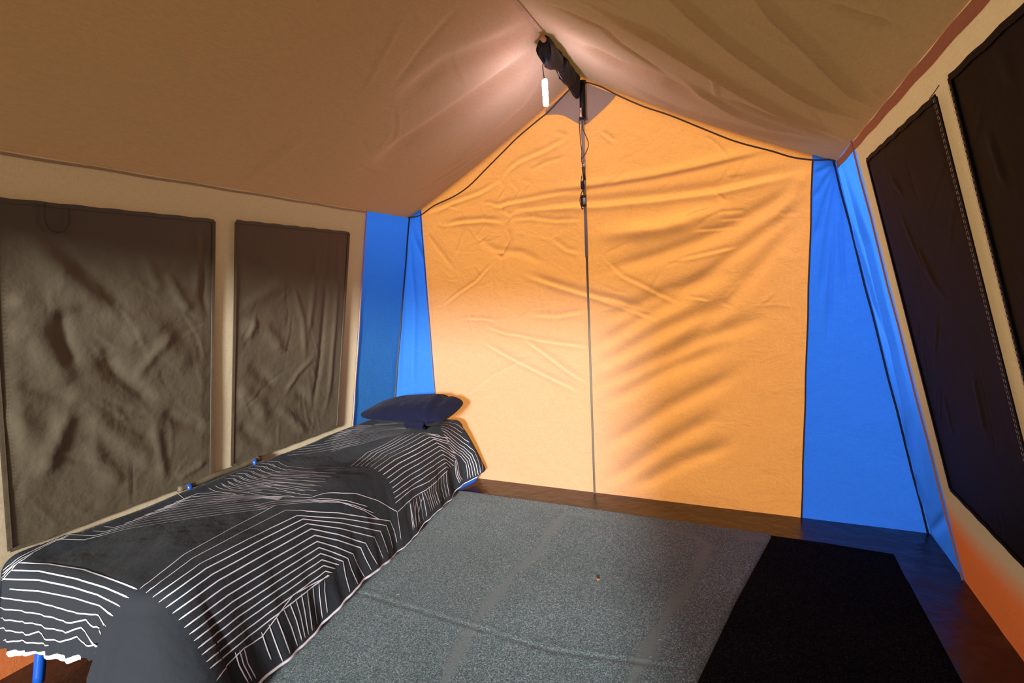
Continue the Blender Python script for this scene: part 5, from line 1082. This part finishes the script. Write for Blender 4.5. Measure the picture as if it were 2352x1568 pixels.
# ------------------------------------------------------------------ ridge pole, pads, lamp, cords
rp = empty('ridge_pole', (RX, 2.55, 2.395)); tag(rp, 'tan ridge pole wrapped in black fabric pads at the roof peak', 'pole')
tube('pole', [(RX, 2.285, 2.386), (RX, 2.818, 2.386)], .013, M['wood'], rp, 14)
def pad(y0, y1, z1, za, zb, w, seed):
    """sleeve hanging round the pole; lower edge runs from za (near) to zb (far)"""
    nu, nv = 26, 26; r = random.Random(seed); ph = r.uniform(0, 6); V = []
    for i in range(nu):
        u = i/(nu-1); y = y0+(y1-y0)*u
        zl = za+(zb-za)*u-.006*math.sin(u*PI)+.003*math.sin(u*9+ph)
        for j in range(nv):
            a = 2*PI*j/nv; c, s = math.cos(a), math.sin(a)
            f = (s*.5+.5); z = zl+(z1-zl)*f
            wx = w*(.55+.45*math.sin(min(1, f*1.25)*PI*.8))*(1 if abs(c) else 1)
            x = math.copysign(abs(c)**.6, c)*wx+.004*math.sin(u*7+f*6+ph)
            V.append((RX+x, y+.004*math.sin(f*8+ph), z))
    F = []
    for i in range(nu-1):
        for j in range(nv): F.append((i*nv+j, i*nv+(j+1) % nv, (i+1)*nv+(j+1) % nv, (i+1)*nv+j))
    F.append(tuple(range(nv))[::-1]); F.append(tuple((nu-1)*nv+k for k in range(nv)))
    return mesh_from('fabric_pad', V, F)
for a in ((2.315, 2.500, 2.404, 2.280, 2.315, .036, 1), (2.53, 2.690, 2.404, 2.325, 2.295, .034, 2), (2.68, 2.800, 2.400, 2.325, 2.275, .030, 3)):
    p_ = link('fabric_pad', pad(*a), M['black'], rp); p_['label'] = 'black fabric pad round the pole'
for (y, z, l) in ((2.40, 2.303, .05), (2.60, 2.318, .03)):
    soft_box('closure_strip', (RX-.022, y, z), (.006, l, .012), M['black'], rp, .002, Matrix.Rotation(.15, 3, 'X').to_euler())
tube('loose_thread', smooth_path([(RX-.01, 2.50, 2.345), (RX-.014, 2.55, 2.325), (RX-.012, 2.60, 2.31)], 5), .0015, M['label'], rp, 5)
# LED tube lamp on its cord
lamp = empty('tube_lamp', (RX, 2.30, 2.21)); tag(lamp, 'glowing white tube lamp hanging on a black cord below the ridge', 'lamp')
tube('lamp_tube', [(RX-.001, 2.302, 2.208), (RX, 2.302, 2.204), (RX+.001, 2.300, 2.15), (RX+.003, 2.298, 2.094), (RX+.003, 2.298, 2.090)], [.009, .0125, .0125, .0125, .009], M['lamp'], lamp, 16)
tube('cord', smooth_path([(RX+.006, 2.325, 2.295), (RX-.006, 2.31, 2.282), (RX-.006, 2.303, 2.25), (RX-.001, 2.302, 2.208)], 6), .0024, M['plastic'], lamp, 6)
tube('end_cap', [(RX-.001, 2.302, 2.214), (RX-.001, 2.302, 2.207)], .006, M['plastic'], lamp, 10)
# upright pole at the back wall
up = empty('upright_pole', (-.815, 2.85, 0)); tag(up, 'thin grey steel upright pole standing against the middle of the orange back wall', 'pole')
tube('upper_tube', [(-.806, 2.853, 2.20), (-.812, 2.853, 1.42)], .0095, M['steel'], up, 14)
tube('lower_tube', [(-.812, 2.855, 1.43), (-.822, 2.862, .006)], .0062, M['steel_dull'], up, 12)
tube('padded_sleeve', [(-.797, 2.845, 2.372), (-.799, 2.845, 2.36), (-.80, 2.845, 2.27), (-.803, 2.845, 2.172)], [.017, .0165, .0165, .017], M['black'], up, 18)
tube('sleeve_rim', [(-.797, 2.845, 2.374), (-.797, 2.845, 2.360)], .0205, M['plastic'], up, 18)
tube('sleeve_rim', [(-.803, 2.845, 2.184), (-.803, 2.845, 2.170)], .0205, M['plastic'], up, 18)
soft_box('buckle', (-.806, 2.822, 2.20), (.014, .008, .042), M['chrome'], up, .003)
soft_box('buckle', (-.806, 2.818, 2.222), (.016, .010, .012), M['chrome'], up, .003)
tube('pole_hook', smooth_path([(RX+.012, 2.79, 2.40), (RX+.024, 2.805, 2.405), (RX+.022, 2.815, 2.38)], 5), .003, M['chrome'], rp, 8)
# control cable with inline switch
cc = empty('lamp_cable', (-.815, 2.82, 1.95)); tag(cc, 'dark lamp cable with a bundled loop and small switch box below the black sleeve', 'cable')
y_ = 2.815
def cpx(pts, y=y_): return smooth_path([(a, y, b) for a, b in pts], 6)
tube('wire', cpx([(-.816, 2.165), (-.814, 2.13), (-.812, 2.05), (-.807, 2.0), (-.810, 1.955), (-.805, 1.915), (-.800, 1.87)]), .0024, M['wire'], cc, 6)
tube('wire', cpx([(-.797, 2.165), (-.798, 2.125), (-.795, 2.11), (-.775, 2.06), (-.768, 2.025), (-.780, 1.99), (-.800, 1.965), (-.808, 1.955)]), .0024, M['wire'], cc, 6)
tube('wire', cpx([(-.812, 1.865), (-.817, 1.835), (-.818, 1.80), (-.806, 1.788), (-.800, 1.80), (-.803, 1.84), (-.800, 1.88), (-.790, 1.915)]), .0022, M['wire'], cc, 6)
tube('wire', cpx([(-.808, 1.79), (-.820, 1.765), (-.828, 1.73), (-.822, 1.70), (-.816, 1.682), (-.811, 1.69)]), .0025, M['wire'], cc, 6)
tube('wire', cpx([(-.808, 1.79), (-.804, 1.765)]), .0024, M['wire'], cc, 6)
soft_box('cable_bundle', (-.800, y_, 1.875), (.013, .012, .075), M['plastic'], cc, .005, Matrix.Rotation(-.12, 3, 'Y').to_euler())
soft_box('cable_bundle', (-.810, y_, 1.815), (.020, .012, .045), M['plastic'], cc, .006)
soft_box('connector', (-.798, y_-.004, 1.917), (.008, .008, .016), M['chrome'], cc, .002)
sb = soft_box('switch_box', (-.8065, y_, 1.728), (.030, .016, .066), M['plastic'], cc, .007)
soft_box('sticker', (-.801, y_-.0085, 1.725), (.015, .002, .036), M['label'], sb, 0)
